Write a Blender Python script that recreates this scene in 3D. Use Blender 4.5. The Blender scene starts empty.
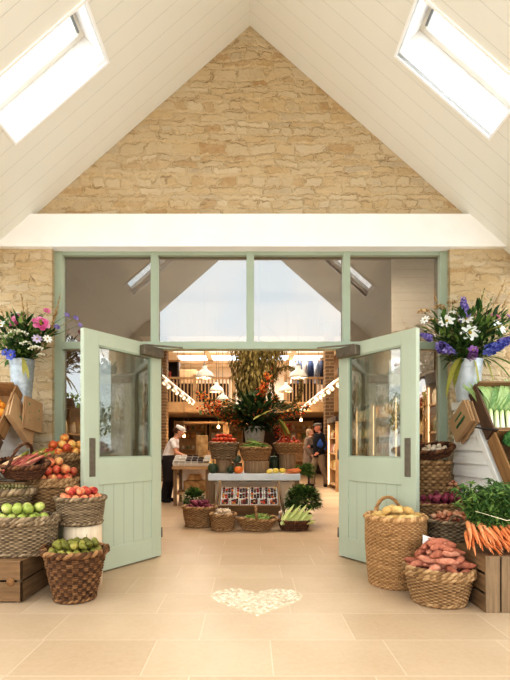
import bpy, math, random
from mathutils import Vector, Matrix, Euler
PI = math.pi
R = math.radians
F = 456.0; CX = 250.0; CY = 446.0; CH = 1.14; CD = 4.69
col = bpy.context.scene.collection
sc = bpy.context.scene

def at(px, py, d):
    """a pixel of the photograph at depth d (metres from the camera) -> world point"""
    return Vector(((px-CX)*d/F, d-CD, CH-(py-CY)*d/F))

def lin(c):
    out = []
    for v in c[:3]:
        v = v/255.0
        out.append(v/12.92 if v <= 0.04045 else ((v+0.055)/1.055)**2.4)
    return (out[0], out[1], out[2], 1.0)

# ---------------------------------------------------------------- materials
class NT:
    def __init__(s, name):
        s.m = bpy.data.materials.new(name); s.m.use_nodes = True
        s.t = s.m.node_tree; s.t.nodes.clear()
        s.out = s.n('ShaderNodeOutputMaterial')
    def n(s, typ, **kw):
        nd = s.t.nodes.new(typ)
        for k, v in kw.items():
            if k.startswith('i_'):
                key = k[2:]
                nd.inputs[int(key) if key.isdigit() else key.replace('_', ' ')].default_value = v
            else: setattr(nd, k, v)
        return nd
    def l(s, a, b): s.t.links.new(a, b)
    def mix(s, fac, a, b, blend='MIX'):
        nd = s.n('ShaderNodeMix', data_type='RGBA', blend_type=blend)
        for sock, v in ((nd.inputs['Factor'], fac), (nd.inputs['A'], a), (nd.inputs['B'], b)):
            pass
        ins = [i for i in nd.inputs]
        fi = ins[0]; ai = [i for i in ins if i.name == 'A' and i.type == 'RGBA'][0]; bi = [i for i in ins if i.name == 'B' and i.type == 'RGBA'][0]
        for sock, v in ((fi, fac), (ai, a), (bi, b)):
            if hasattr(v, 'is_output') or isinstance(v, bpy.types.NodeSocket): s.l(v, sock)
            else: sock.default_value = v
        return [o for o in nd.outputs if o.type == 'RGBA'][0]
    def math(s, op, a, b=0.0, clamp=False):
        nd = s.n('ShaderNodeMath', operation=op, use_clamp=clamp)
        for sock, v in ((nd.inputs[0], a), (nd.inputs[1], b)):
            if isinstance(v, bpy.types.NodeSocket): s.l(v, sock)
            else: sock.default_value = v
        return nd.outputs[0]
    def ramp(s, fac, stops):
        nd = s.n('ShaderNodeValToRGB'); e = nd.color_ramp.elements
        while len(e) < len(stops): e.new(0.5)
        for el, (p, c) in zip(e, stops): el.position = p; el.color = c
        s.l(fac, nd.inputs[0]); return nd.outputs[0]
    def noise(s, vec, scale, detail=4.0, rough=0.55):
        nd = s.n('ShaderNodeTexNoise', i_Scale=scale, i_Detail=detail, i_Roughness=rough)
        if vec is not None: s.l(vec, nd.inputs['Vector'])
        return nd
    def mapping(s, src='Object', scale=(1,1,1), loc=(0,0,0)):
        tc = s.n('ShaderNodeTexCoord'); mp = s.n('ShaderNodeMapping')
        mp.inputs['Scale'].default_value = scale; mp.inputs['Location'].default_value = loc
        s.l(tc.outputs[src], mp.inputs['Vector']); return mp.outputs[0]
    def bsdf(s, base, rough=0.6, spec=0.3, bump=None, bstr=0.3, bdist=0.01, metal=0.0, **kw):
        b = s.n('ShaderNodeBsdfPrincipled')
        b.inputs['Metallic'].default_value = metal
        b.inputs['Specular IOR Level'].default_value = spec
        for sock, v in ((b.inputs['Base Color'], base), (b.inputs['Roughness'], rough)):
            if isinstance(v, bpy.types.NodeSocket): s.l(v, sock)
            else: sock.default_value = v
        for k, v in kw.items(): b.inputs[k.replace('_', ' ')].default_value = v
        if bump is not None:
            bp = s.n('ShaderNodeBump'); bp.inputs['Strength'].default_value = bstr; bp.inputs['Distance'].default_value = bdist
            s.l(bump, bp.inputs['Height']); s.l(bp.outputs[0], b.inputs['Normal'])
        s.l(b.outputs[0], s.out.inputs[0]); return b

def plain(name, c1, c2=None, scale=8, rough=0.6, spec=0.3, bump=0.0, metal=0.0, stretch=(1,1,1), vary=0.0, bscale=None):
    """two-tone noisy surface; vary = brightness change from one object to the next"""
    t = NT(name); c2 = c2 or c1
    v = t.mapping('Object', stretch)
    nz = t.noise(v, scale)
    f = t.ramp(nz.outputs[0], [(0.32, (0,0,0,1)), (0.68, (1,1,1,1))])
    c = t.mix(f, lin(c1), lin(c2))
    if vary:
        oi = t.n('ShaderNodeObjectInfo')
        hs = t.n('ShaderNodeHueSaturation')
        t.l(t.math('ADD', t.math('MULTIPLY', oi.outputs['Random'], vary), 1-vary/2), hs.inputs['Value'])
        t.l(c, hs.inputs['Color']); c = hs.outputs[0]
    bn = t.noise(v, bscale or scale*2).outputs[0] if bump else None
    t.bsdf(c, rough, spec, bn, bump, 0.01, metal)
    return t.m

def wood(name, c1, c2, rough=0.65, axis=0, scale=3.0, dark=None):
    t = NT(name)
    st = [14, 14, 14]; st[axis] = 1.0
    v = t.mapping('Object', tuple(st))
    nz = t.noise(v, scale, 6, 0.65)
    f = t.ramp(nz.outputs[0], [(0.3, (0,0,0,1)), (0.7, (1,1,1,1))])
    c = t.mix(f, lin(c1), lin(c2))
    v2 = t.mapping('Object', (1,1,1)); n2 = t.noise(v2, 5, 3)
    f2 = t.ramp(n2.outputs[0], [(0.45, (0,0,0,1)), (0.75, (1,1,1,1))])
    c = t.mix(t.math('MULTIPLY', f2, 0.45), c, lin(dark or tuple(x*0.72 for x in c1)))
    t.bsdf(c, rough, 0.2, nz.outputs[0], 0.25, 0.004)
    return t.m

def tinted(name, c1, c2, c3=None, rough=0.75, spec=0.2, trans=0.0):
    """colour comes from the per-vertex 'tint' of each strand, petal or leaf"""
    t = NT(name)
    a = t.n('ShaderNodeAttribute', attribute_name='tint')
    v = t.mapping('Object', (1,1,1)); nz = t.noise(v, 40, 2)
    f = t.math('ADD', a.outputs['Fac'], t.math('MULTIPLY', t.math('SUBTRACT', nz.outputs[0], 0.5), 0.35), True)
    stops = [(0.0, lin(c1)), (1.0, lin(c2))] if c3 is None else [(0.0, lin(c1)), (0.5, lin(c2)), (1.0, lin(c3))]
    c = t.ramp(f, stops)
    b = t.bsdf(c, rough, spec)
    if trans:
        tr = t.n('ShaderNodeBsdfTranslucent'); t.l(c, tr.inputs[0])
        ms = t.n('ShaderNodeMixShader', i_0=trans); t.l(b.outputs[0], ms.inputs[1]); t.l(tr.outputs[0], ms.inputs[2])
        t.l(ms.outputs[0], t.out.inputs[0])
    return t.m

def glow(name, c, s):
    t = NT(name); e = t.n('ShaderNodeEmission', i_Strength=s); e.inputs[0].default_value = lin(c)
    t.l(e.outputs[0], t.out.inputs[0]); return t.m

def glass(name, refl=0.12, tint=(235,240,238)):
    t = NT(name)
    tr = t.n('ShaderNodeBsdfTransparent'); tr.inputs[0].default_value = lin(tint)
    gl = t.n('ShaderNodeBsdfGlossy', i_Roughness=0.0); gl.inputs[0].default_value = (1,.96,.90,1)
    lw = t.n('ShaderNodeLayerWeight', i_Blend=0.5)
    f = t.math('ADD', t.math('MULTIPLY', t.math('POWER', lw.outputs['Facing'], 4.0), 0.6), refl, True)
    ms = t.n('ShaderNodeMixShader'); t.l(f, ms.inputs[0]); t.l(tr.outputs[0], ms.inputs[1]); t.l(gl.outputs[0], ms.inputs[2])
    t.l(ms.outputs[0], t.out.inputs[0]); return t.m

def stone_mat():
    t = NT('coursed limestone rubble')
    base = t.mapping('Object', (1,1,1))
    wz = t.noise(base, 3.0, 3); wz2 = t.noise(base, 22.0, 3)
    sep = t.n('ShaderNodeSeparateXYZ'); t.l(base, sep.inputs[0])
    sw = t.n('ShaderNodeSeparateXYZ'); t.l(wz.outputs['Color'], sw.inputs[0])
    s2 = t.n('ShaderNodeSeparateXYZ'); t.l(wz2.outputs['Color'], s2.inputs[0])
    def warp(a, b, c, k1, k2):
        return t.math('ADD', a, t.math('ADD', t.math('MULTIPLY', t.math('SUBTRACT', b, 0.5), k1), t.math('MULTIPLY', t.math('SUBTRACT', c, 0.5), k2)))
    x = warp(sep.outputs[0], sw.outputs[0], s2.outputs[0], 0.30, 0.10)
    z = warp(sep.outputs[2], sw.outputs[1], s2.outputs[1], 0.13, 0.065)
    z = t.math('ADD', z, t.math('MULTIPLY', t.math('SINE', t.math('MULTIPLY', z, 17.0)), 0.022))
    z = t.math('ADD', z, t.math('MULTIPLY', t.math('SINE', t.math('MULTIPLY', z, 41.0)), 0.008))
    xy = t.n('ShaderNodeCombineXYZ'); t.l(x, xy.inputs[0]); t.l(z, xy.inputs[1])
    def brick(w, h, mortar, off, sq):
        b = t.n('ShaderNodeTexBrick', offset=off, squash=sq, squash_frequency=3, offset_frequency=2)
        b.inputs['Scale'].default_value = 1.0; b.inputs['Brick Width'].default_value = w; b.inputs['Row Height'].default_value = h
        b.inputs['Mortar Size'].default_value = mortar; b.inputs['Mortar Smooth'].default_value = 0.5; b.inputs['Bias'].default_value = 0.0
        b.inputs['Color1'].default_value = (0,0,0,1); b.inputs['Color2'].default_value = (1,1,1,1); b.inputs['Mortar'].default_value = (0.5,0.5,0.5,1)
        t.l(xy.outputs[0], b.inputs['Vector']); return b
    b = brick(0.27, 0.085, 0.02, 0.43, 0.55)
    b.inputs['Mortar Smooth'].default_value = 0.9
    patch = t.noise(base, 1.6, 3)
    jn = t.noise(base, 7.0, 4, 0.6)
    jf = t.ramp(jn.outputs[0], [(0.36, (0.12,0.12,0.12,1)), (0.6, (1,1,1,1))])
    joint = t.math('MULTIPLY', b.outputs['Fac'], jf)
    stone = t.ramp(b.outputs['Color'], [(0.0, lin((170,130,84))), (0.2, lin((195,165,122))), (0.45, lin((204,180,144))), (0.7, lin((191,170,138))), (0.85, lin((212,194,164))), (1.0, lin((172,152,126)))])
    fine = t.noise(base, 26, 6, 0.7); mid = t.noise(t.mapping('Object', (7, 7, 16)), 1.0, 5, 0.65)
    ff = t.ramp(fine.outputs[0], [(0.34, (0,0,0,1)), (0.66, (1,1,1,1))])
    mf = t.ramp(mid.outputs[0], [(0.36, (0,0,0,1)), (0.66, (1,1,1,1))])
    stone = t.mix(t.math('MULTIPLY', ff, 0.35), stone, lin((218,196,160)))
    stone = t.mix(t.math('MULTIPLY', mf, 0.45), stone, lin((212,184,142)))
    mort = t.mix(ff, lin((204,174,128)), lin((222,198,158)))
    c = t.mix(joint, stone, mort)
    pf = t.ramp(patch.outputs[0], [(0.4, (0,0,0,1)), (0.65, (1,1,1,1))])
    c = t.mix(t.math('MULTIPLY', pf, 0.35), c, lin((216,198,168)))
    # shadow lines of open crevices, painted dark under some stones
    cn = t.noise(t.mapping('Object', (4, 4, 9), (3, 1, 2)), 1.0, 4, 0.6)
    cf = t.ramp(cn.outputs[0], [(0.50, (0,0,0,1)), (0.62, (1,1,1,1))])
    edge = t.ramp(b.outputs['Fac'], [(0.25, (0,0,0,1)), (0.6, (1,1,1,1)), (0.95, (0.3,0.3,0.3,1))])
    c = t.mix(t.math('MULTIPLY', t.math('MULTIPLY', edge, cf), 0.75), c, lin((132,94,56)))
    pit = t.noise(t.mapping('Object', (12, 12, 30)), 1.0, 4, 0.6)
    pt = t.ramp(pit.outputs[0], [(0.27, (1,1,1,1)), (0.36, (0,0,0,1))])
    c = t.mix(t.math('MULTIPLY', pt, 0.7), c, lin((140,102,64)))
    h = t.math('ADD', t.math('MULTIPLY', t.math('SUBTRACT', 1.0, joint), 0.8), t.math('ADD', t.math('MULTIPLY', fine.outputs[0], 0.8), t.math('MULTIPLY', mid.outputs[0], 0.7)))
    t.bsdf(c, 0.9, 0.1, h, 0.85, 0.024)
    return t.m

def floor_mat():
    t = NT('honed limestone paving')
    base = t.mapping('Object', (1,1,1), (0.30, -0.09, 0))
    b = t.n('ShaderNodeTexBrick', offset=0.37, squash=0.72, squash_frequency=3, offset_frequency=2)
    b.inputs['Scale'].default_value = 1.0; b.inputs['Brick Width'].default_value = 0.92; b.inputs['Row Height'].default_value = 0.42
    b.inputs['Mortar Size'].default_value = 0.004; b.inputs['Mortar Smooth'].default_value = 0.2; b.inputs['Bias'].default_value = 0.0
    b.inputs['Color1'].default_value = (0,0,0,1); b.inputs['Color2'].default_value = (1,1,1,1); b.inputs['Mortar'].default_value = (0.5,0.5,0.5,1)
    t.l(base, b.inputs['Vector'])
    n1 = t.noise(base, 2.2, 5, 0.6); n2 = t.noise(base, 30, 5, 0.7)
    c = t.ramp(b.outputs['Color'], [(0, lin((184,157,126))), (0.5, lin((190,164,133))), (1, lin((196,171,141)))])
    f1 = t.ramp(n1.outputs[0], [(0.35, (0,0,0,1)), (0.65, (1,1,1,1))])
    c = t.mix(t.math('MULTIPLY', f1, 0.35), c, lin((172,142,108)))
    f2 = t.ramp(n2.outputs[0], [(0.35, (0,0,0,1)), (0.7, (1,1,1,1))])
    c = t.mix(t.math('MULTIPLY', f2, 0.18), c, lin((214,196,166)))
    c = t.mix(t.math('MULTIPLY', b.outputs['Fac'], 0.45), c, lin((218,200,174)))
    t.bsdf(c, t.math('ADD', t.math('MULTIPLY', n1.outputs[0], 0.15), 0.34), 0.35, t.math('ADD', t.math('MULTIPLY', n2.outputs[0], 0.05), t.math('MULTIPLY', b.outputs['Fac'], -0.3)), 0.12, 0.01)
    return t.m

def groove_mat(name, c, axis, pitch, width=0.03, dark=0.8, rough=0.55, warm=None, strength=0.4):
    """painted boards: one groove every pitch metres along an object axis"""
    t = NT(name)
    tc = t.n('ShaderNodeTexCoord'); sp = t.n('ShaderNodeSeparateXYZ'); t.l(tc.outputs['Object'], sp.inputs[0])
    fr = t.math('FRACT', t.math('DIVIDE', sp.outputs[axis], pitch))
    dd = t.math('ABSOLUTE', t.math('SUBTRACT', fr, 0.5))
    g = t.ramp(dd, [(0.5-width, (0,0,0,1)), (0.5-width*0.4, (1,1,1,1))])
    nz = t.noise(tc.outputs['Object'], 3, 3)
    cc = t.mix(t.math('MULTIPLY', nz.outputs[0], 0.35), lin(c), lin(warm or tuple(x*0.94 for x in c)))
    cc = t.mix(g, cc, lin(tuple(x*dark for x in c)))
    t.bsdf(cc, rough, 0.25, t.math('SUBTRACT', 1.0, g), strength, 0.006)
    return t.m

# ---------------------------------------------------------------- mesh builder
class MB:
    def __init__(s): s.v = []; s.f = []; s.c = []; s.flat = set()
    def add(s, vs, fs, M=None, tint=0.5, flat=False):
        b = len(s.v)
        for i, p in enumerate(vs):
            p = Vector(p)
            if M is not None: p = M @ p
            s.v.append(p)
            s.c.append(tint[i] if isinstance(tint, (list, tuple)) else tint)
        for f in fs:
            if flat: s.flat.add(len(s.f))
            s.f.append(tuple(b+i for i in f))
        return s
    def box(s, c, d, M=None, tint=0.5):
        x, y, z = c; a, b, e = d[0]/2, d[1]/2, d[2]/2
        vs = [(x-a,y-b,z-e),(x+a,y-b,z-e),(x+a,y+b,z-e),(x-a,y+b,z-e),(x-a,y-b,z+e),(x+a,y-b,z+e),(x+a,y+b,z+e),(x-a,y+b,z+e)]
        return s.add(vs, [(0,3,2,1),(4,5,6,7),(0,1,5,4),(1,2,6,5),(2,3,7,6),(3,0,4,7)], M, tint, True)
    def span(s, lo, hi, M=None, tint=0.5):
        return s.box([(a+b)/2 for a, b in zip(lo, hi)], [abs(b-a) for a, b in zip(lo, hi)], M, tint)
    def prism(s, poly, a, b, axis=1, M=None):
        """polygon given in the two other axes (x,z for axis 1; y,z for axis 0), extruded from a to b"""
        n = len(poly)
        mk = (lambda p, t: (p[0], t, p[1])) if axis == 1 else ((lambda p, t: (t, p[0], p[1])) if axis == 0 else (lambda p, t: (p[0], p[1], t)))
        vs = [mk(p, a) for p in poly]+[mk(p, b) for p in poly]
        fs = [tuple(range(n)), tuple(reversed(range(n, 2*n)))]+[(i, i+n, (i+1) % n+n, (i+1) % n) for i in range(n)]
        return s.add(vs, fs, M, 0.5, True)
    def bar(s, p, q, w, h, up=(0,0,1), M=None):
        p = Vector(p); q = Vector(q); d = q-p; L = d.length; d.normalize()
        u = Vector(up); x = d.cross(u)
        if x.length < 1e-4: x = Vector((1,0,0))
        x.normalize(); z = x.cross(d)
        Q = Matrix((( x.x,d.x,z.x,(p.x+q.x)/2),(x.y,d.y,z.y,(p.y+q.y)/2),(x.z,d.z,z.z,(p.z+q.z)/2),(0,0,0,1)))
        return s.box((0,0,0), (w, L, h), (M @ Q) if M is not None else Q)
    def tube(s, pts, r, seg=6, closed=False, M=None, tint=0.5, cap=True):
        pts = [Vector(p) for p in pts]; n = len(pts)
        rs = r if isinstance(r, (list, tuple)) else [r]*n
        vs = []; ts = []; prev = None
        for i, p in enumerate(pts):
            if closed: d = pts[(i+1) % n]-pts[i-1]
            else: d = pts[min(i+1, n-1)]-pts[max(i-1, 0)]
            if d.length < 1e-9: d = Vector((0,0,1))
            d.normalize()
            if prev is None:
                a = d.orthogonal().normalized()
            else:
                a = prev-d*prev.dot(d)
                a = a.normalized() if a.length > 1e-6 else d.orthogonal().normalized()
            prev = a; b = d.cross(a)
            for k in range(seg):
                th = 2*PI*k/seg
                vs.append(p+(a*math.cos(th)+b*math.sin(th))*rs[i])
                ts.append(tint[i] if isinstance(tint, (list, tuple)) else tint)
        fs = []
        for i in range(n if closed else n-1):
            j = (i+1) % n
            for k in range(seg):
                k2 = (k+1) % seg
                fs.append((i*seg+k, i*seg+k2, j*seg+k2, j*seg+k))
        if cap and not closed:
            fs.append(tuple(reversed(range(seg)))); fs.append(tuple((n-1)*seg+k for k in range(seg)))
        return s.add(vs, fs, M, ts)
    def lathe(s, prof, seg=24, ex=1.0, ey=1.0, M=None, tint=0.5, cap=True):
        vs = []; n = len(prof)
        for r, z in prof:
            for k in range(seg):
                a = 2*PI*k/seg; vs.append((r*ex*math.cos(a), r*ey*math.sin(a), z))
        fs = [(i*seg+k, i*seg+(k+1) % seg, (i+1)*seg+(k+1) % seg, (i+1)*seg+k) for i in range(n-1) for k in range(seg)]
        if cap:
            fs.append(tuple(reversed(range(seg)))); fs.append(tuple((n-1)*seg+k for k in range(seg)))
        return s.add(vs, fs, M, tint)
    def blob(s, c, r, seg=10, rings=7, M=None, tint=0.5, rng=None, bump=0.0, shape=None):
        vs = []; c = Vector(c); r = Vector(r) if not isinstance(r, (int, float)) else Vector((r,r,r))
        ph = (rng.random()*9, rng.random()*9) if rng else (0, 0)
        for i in range(rings+1):
            t = PI*i/rings
            for k in range(seg):
                a = 2*PI*k/seg
                d = Vector((math.sin(t)*math.cos(a), math.sin(t)*math.sin(a), math.cos(t)))
                q = 1.0+bump*math.sin(3*a+ph[0])*math.sin(2*t+ph[1])
                if shape: q *= shape(t, a)
                vs.append(c+Vector((d.x*r.x, d.y*r.y, d.z*r.z))*q)
        fs = [(i*seg+k, (i+1)*seg+k, (i+1)*seg+(k+1) % seg, i*seg+(k+1) % seg) for i in range(rings) for k in range(seg)]
        return s.add(vs, fs, M, tint)
    def leaf(s, p, d, length, width, bend=0.3, tint=0.5, up=(0,0,1), n=3, tip=0.1, root=0.25):
        p = Vector(p); d = Vector(d).normalized(); u = Vector(up)
        side = d.cross(u)
        if side.length < 1e-3: side = d.orthogonal()
        side.normalize(); nn = side.cross(d).normalized()
        vs = []
        for i in range(n+1):
            t = i/n
            q = p+d*length*t-nn*(bend*length*t*t)
            w = width*0.5*(math.sin(PI*(0.12+0.83*t))**0.8 if n > 1 else 1)
            if i == 0: w = width*root*0.5
            if i == n: w = width*tip*0.5
            vs += [q-side*w+nn*w*0.25, q, q+side*w+nn*w*0.25]
        fs = []
        for i in range(n):
            a = i*3; fs += [(a, a+1, a+4, a+3), (a+1, a+2, a+5, a+4)]
        return s.add(vs, fs, None, tint)

def mesh_of(mb, name, m, smooth=True):
    me = bpy.data.meshes.new(name); me.from_pydata([tuple(v) for v in mb.v], [], mb.f)
    if smooth:
        for i, p in enumerate(me.polygons): p.use_smooth = i not in mb.flat
    at_ = me.attributes.new('tint', 'FLOAT', 'POINT')
    at_.data.foreach_set('value', [float(x) for x in mb.c])
    if m is not None: me.materials.append(m)
    me.update(); return me

def obj(name, mb, m, parent=None, smooth=True, bevel=0.0, loc=None, rot=None):
    o = bpy.data.objects.new(name, mesh_of(mb, name, m, smooth)); col.objects.link(o)
    if parent is not None: o.parent = parent
    if loc is not None: o.location = loc
    if rot is not None: o.rotation_euler = rot
    if bevel:
        b = o.modifiers.new('edge', 'BEVEL'); b.width = bevel; b.segments = 2; b.limit_method = 'ANGLE'
    return o
def tag(o, label, cat, group=None, kind=None):
    o['label'] = label; o['category'] = cat
    if group: o['group'] = group
    if kind: o['kind'] = kind
    return o
def struct(o, label=None, cat=None):
    o['kind'] = 'structure'
    if label: o['label'] = label
    if cat: o['category'] = cat
    return o
def thing(name, label, cat, loc=(0,0,0), rz=0.0, group=None, rot=None):
    o = bpy.data.objects.new(name, None); col.objects.link(o); o.empty_display_size = 0.1
    o.location = loc; o.rotation_euler = rot if rot is not None else (0,0,rz)
    return tag(o, label, cat, group)
def dup(root, loc, rot=(0,0,0), scale=None, label=None, group=None):
    r = root.copy(); col.objects.link(r); r.location = loc; r.rotation_euler = rot
    if scale is not None: r.scale = scale if hasattr(scale, '__len__') else (scale,)*3
    if label: r['label'] = label
    if group: r['group'] = group
    for ch in list(root.children):
        c = ch.copy(); col.objects.link(c); c.parent = r
        for g in list(ch.children):
            e = g.copy(); col.objects.link(e); e.parent = c
    return r

# ---------------------------------------------------------------- materials used
M = {}
M['stone'] = stone_mat()
M['floor'] = floor_mat()
M['ceil'] = groove_mat('white painted ceiling boards', (240,238,229), 1, 0.165, 0.014, 0.86, warm=(234,231,221), strength=0.25)
M['beam'] = plain('white painted beam', (248,245,240), (244,240,234), 3, 0.5)
M['white'] = plain('white paint', (240,236,228), (232,227,217), 4, 0.5)
M['clad'] = plain('white painted cladding', (247,244,237), (240,236,228), 5, 0.5)
M['sage'] = plain('sage green paint', (168,178,156), (162,172,150), 3, 0.4, 0.4)
M['sage2'] = plain('pale sage green paint', (186,193,170), (180,187,164), 3, 0.4, 0.4)
M['sageboard'] = groove_mat('sage green painted boards', (186,193,170), 0, 0.12, 0.03, 0.82, 0.4)
M['glass'] = glass('window glass', 0.20, (206,202,194))
M['glass_s'] = glass('rooflight glass', 0.04, (252,253,253))
M['bronze'] = plain('brushed bronze', (128,116,98), (108,98,84), 30, 0.42, 0.5, metal=0.6)
M['steel'] = plain('galvanised steel', (196,200,202), (164,170,174), 26, 0.42, 0.5, metal=0.55)
M['zinc'] = plain('white zinc', (214,218,220), (192,198,202), 12, 0.45, 0.4, metal=0.15)
M['pebble'] = plain('pale pebbles', (240,228,206), (210,192,164), 40, 0.5, vary=0.25)
M['pebblebed'] = plain('pale mortar', (214,194,162), (202,182,150), 30, 0.9)
M['w_grey'] = tinted('grey willow', (70,56,42), (134,112,84), (178,154,122))
M['w_tan'] = tinted('tan willow', (90,62,36), (154,118,78), (194,158,114))
M['w_dark'] = tinted('dark willow', (48,30,20), (92,58,38), (134,92,60))
M['w_pale'] = tinted('seagrass', (124,88,50), (182,138,90), (220,180,130))
M['w_brown'] = tinted('brown willow', (50,32,20), (112,76,46), (172,130,86))
M['crate'] = wood('weathered crate wood', (150,116,80), (110,82,54))
M['crate_y'] = wood('weathered crate wood along y', (150,118,82), (104,78,52), axis=1)
M['crate_z'] = wood('weathered crate wood upright', (158,130,98), (114,92,68), axis=2)
M['darkplank'] = wood('dark aged plank', (112,84,62), (70,50,38), axis=1)
M['brownplank'] = wood('brown plank', (168,128,84), (124,88,54), axis=1)
M['kraft'] = plain('brown kraft paper', (192,156,116), (180,144,104), 6, 0.8)
M['print'] = plain('green print', (66,128,84), (84,146,98), 20, 0.8)
M['leaf'] = tinted('green leaves', (32,58,24), (80,114,48), (150,170,88), 0.55, 0.3, 0.25)
M['dleaf'] = tinted('dark green leaves', (24,42,20), (56,82,40), (112,134,72), 0.55, 0.3, 0.2)
M['yleaf'] = tinted('yellow green leaves', (96,104,36), (160,156,70), (200,190,110), 0.55, 0.3, 0.3)
M['straw'] = tinted('dry grass', (132,98,58), (188,150,98), (222,194,146), 0.8)
M['log'] = wood('log bark', (172,144,112), (120,96,72), axis=2)
M['palelog'] = wood('pale peeled log', (236,218,190), (214,190,158), axis=2, dark=(226,204,172))
def area(name, loc, rot, sx, sy, power, c=(1,1,1)):
    l = bpy.data.lights.new(name, 'AREA'); l.shape = 'RECTANGLE'; l.size = sx; l.size_y = sy; l.energy = power; l.color = c
    o = bpy.data.objects.new(name, l); col.objects.link(o); o.location = loc; o.rotation_euler = rot; return o
def point(name, loc, power, c=(1,.85,.6), r=0.04):
    l = bpy.data.lights.new(name, 'POINT'); l.energy = power; l.color = c; l.shadow_soft_size = r
    o = bpy.data.objects.new(name, l); col.objects.link(o); o.location = loc; return o
WORLD, SUN, EXPO = 4.6, 1.4, -0.30
# ================================================================ THE SETTING
ZR = 5.46; K = 0.88            # ridge height, fall per metre
DB = 4.63                      # front of the white beam
yd = lambda d: d-CD
PORCH_Y0 = yd(0.42)            # open end of the porch
floor = MB(); floor.span((-4.6, yd(0.0)-1.6, -0.08), (4.6, 16.4, 0.0))
o = obj('floor', floor, M['floor']); struct(o)
# ground outside, seen only in the glass
g = MB(); g.span((-40, -46, -0.14), (40, yd(0.0)-1.6, -0.06))
o = obj('ground', g, plain('gravel', (190,178,158), (160,150,132), 3, 0.9)); struct(o)

# back wall of stone: gable over the beam and the two lower piers
w = MB()
xa = (52-CX)*4.69/F; xb = (450-CX)*4.69/F
zb = CH+(CY-246)*4.63/F; zt = CH+(CY-213.5)*4.63/F
e = 2.95
e = (ZR-zb)/K; zg = zb+0.04; e = (ZR-zg)/K; w.prism([(-e, zg), (e, zg), (0, ZR)], 0.0, 0.35, 1)
w.span((-4.6, 0, 0), (xa, 0.35, zb)); w.span((xb, 0, 0), (4.6, 0.35, zb))
struct(obj('wall_back', w, M['stone'], smooth=False))
b = MB(); b.prism([(-2.9, zb-0.004), (2.9, zb-0.004), (2.9, zb+0.02), ((ZR-zt)/K, zt), (-(ZR-zt)/K, zt), (-2.9, zb+0.02)], yd(DB), 0.12, 1)
struct(obj('trim_1', b, M['beam'], bevel=0.004), 'long white painted beam across the foot of the stone gable', 'beam')

# sloping board ceilings with one skylight opening each
SK = {-1: (1.212, 1.985, 3.34, 3.857), 1: (1.221, 1.99, 3.285, 3.787)}
for s, nm in ((-1, 'left'), (1, 'right')):
    x0, x1, d0, d1 = SK[s]
    c = MB()
    def slab(xa_, xb_, da, db):
        P = [(s*xa_, yd(da), ZR-K*xa_), (s*xb_, yd(da), ZR-K*xb_), (s*xb_, yd(db), ZR-K*xb_), (s*xa_, yd(db), ZR-K*xa_)]
        nrm = Vector((s*K, 0, 1)).normalized()*0.03
        c.add(P+[Vector(p)+nrm for p in P], [(0,1,2,3),(7,6,5,4),(0,4,5,1),(1,5,6,2),(2,6,7,3),(3,7,4,0)], None, 0.5, True)
    E = 2.85; da, db = 0.36, CD
    e0, e1 = d0-1.50, d1-1.50        # a second skylight nearer the open end
    slab(0.0, x0, da, db); slab(x1, E, da, db); slab(x0, x1, da, e0); slab(x0, x1, e1, d0); slab(x0, x1, d1, db)
    struct(obj('ceiling_'+nm, c, M['ceil'], smooth=False))
    # the skylight: white reveal, sash, pane, pull bar, in a frame lying on the slope
    for sk_i, (d0, d1) in enumerate(((d0, d1), (e0, e1))):
        sl = Vector((s*1, 0, -K)).normalized(); up = Vector((s*K, 0, 1)).normalized(); yv = Vector((0,1,0))
        org = Vector((s*(x0+x1)/2, yd((d0+d1)/2), ZR-K*(x0+x1)/2))
        Q = Matrix(((sl.x, yv.x, up.x, org.x), (sl.y, yv.y, up.y, org.y), (sl.z, yv.z, up.z, org.z), (0,0,0,1)))
        L = (x1-x0)*math.sqrt(1+K*K)/2; W = (d1-d0)/2; H = 0.34 if sk_i == 0 else 0.12
        root = bpy.data.objects.new('window_%d' % ((2 if s < 0 else 3)+2*sk_i), None); col.objects.link(root); root.matrix_world = Q
        struct(root, '%s roof skylight in the %s slope with white reveal' % (('far', 'near')[sk_i], 'left hand' if s < 0 else 'right hand'), 'skylight')
        r = MB(); t = 0.02
        r.span((-L-t, -W-t, -0.012), (-L, W+t, H)); r.span((L, -W-t, -0.012), (L+t, W+t, H)); r.span((-L, -W-t, -0.012), (L, -W, H)); r.span((-L, W, -0.012), (L, W+t, H))
        obj('reveal', r, plain('bright white reveal', (253,253,252), None, 4, .5), root)
        r = MB(); f = 0.045
        for lo, hi in (((-L, -W, H-0.06), (-L+f, W, H)), ((L-f, -W, H-0.06), (L, W, H)), ((-L+f, -W, H-0.06), (L-f, -W+f, H)), ((-L+f, W-f, H-0.06), (L-f, W, H))): r.span(lo, hi)
        obj('sash', r, M['white'], root, bevel=0.004)
        r = MB(); r.span((-L+f, -W+f, H-0.03), (L-f, W-f, H-0.024)); obj('pane', r, M['glass_s'], root)
        r = MB(); r.tube([(-L+0.05, -W+0.10, H-0.085), (-L+0.05, W-0.10, H-0.085)], 0.012, 8); r.span((-L+f, -0.02, H-0.08), (-L+f+0.03, 0.02, H-0.05)); obj('pull_bar', r, plain('grey metal', (150,152,150), None, 5, 0.4, metal=0.5), root)

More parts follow.
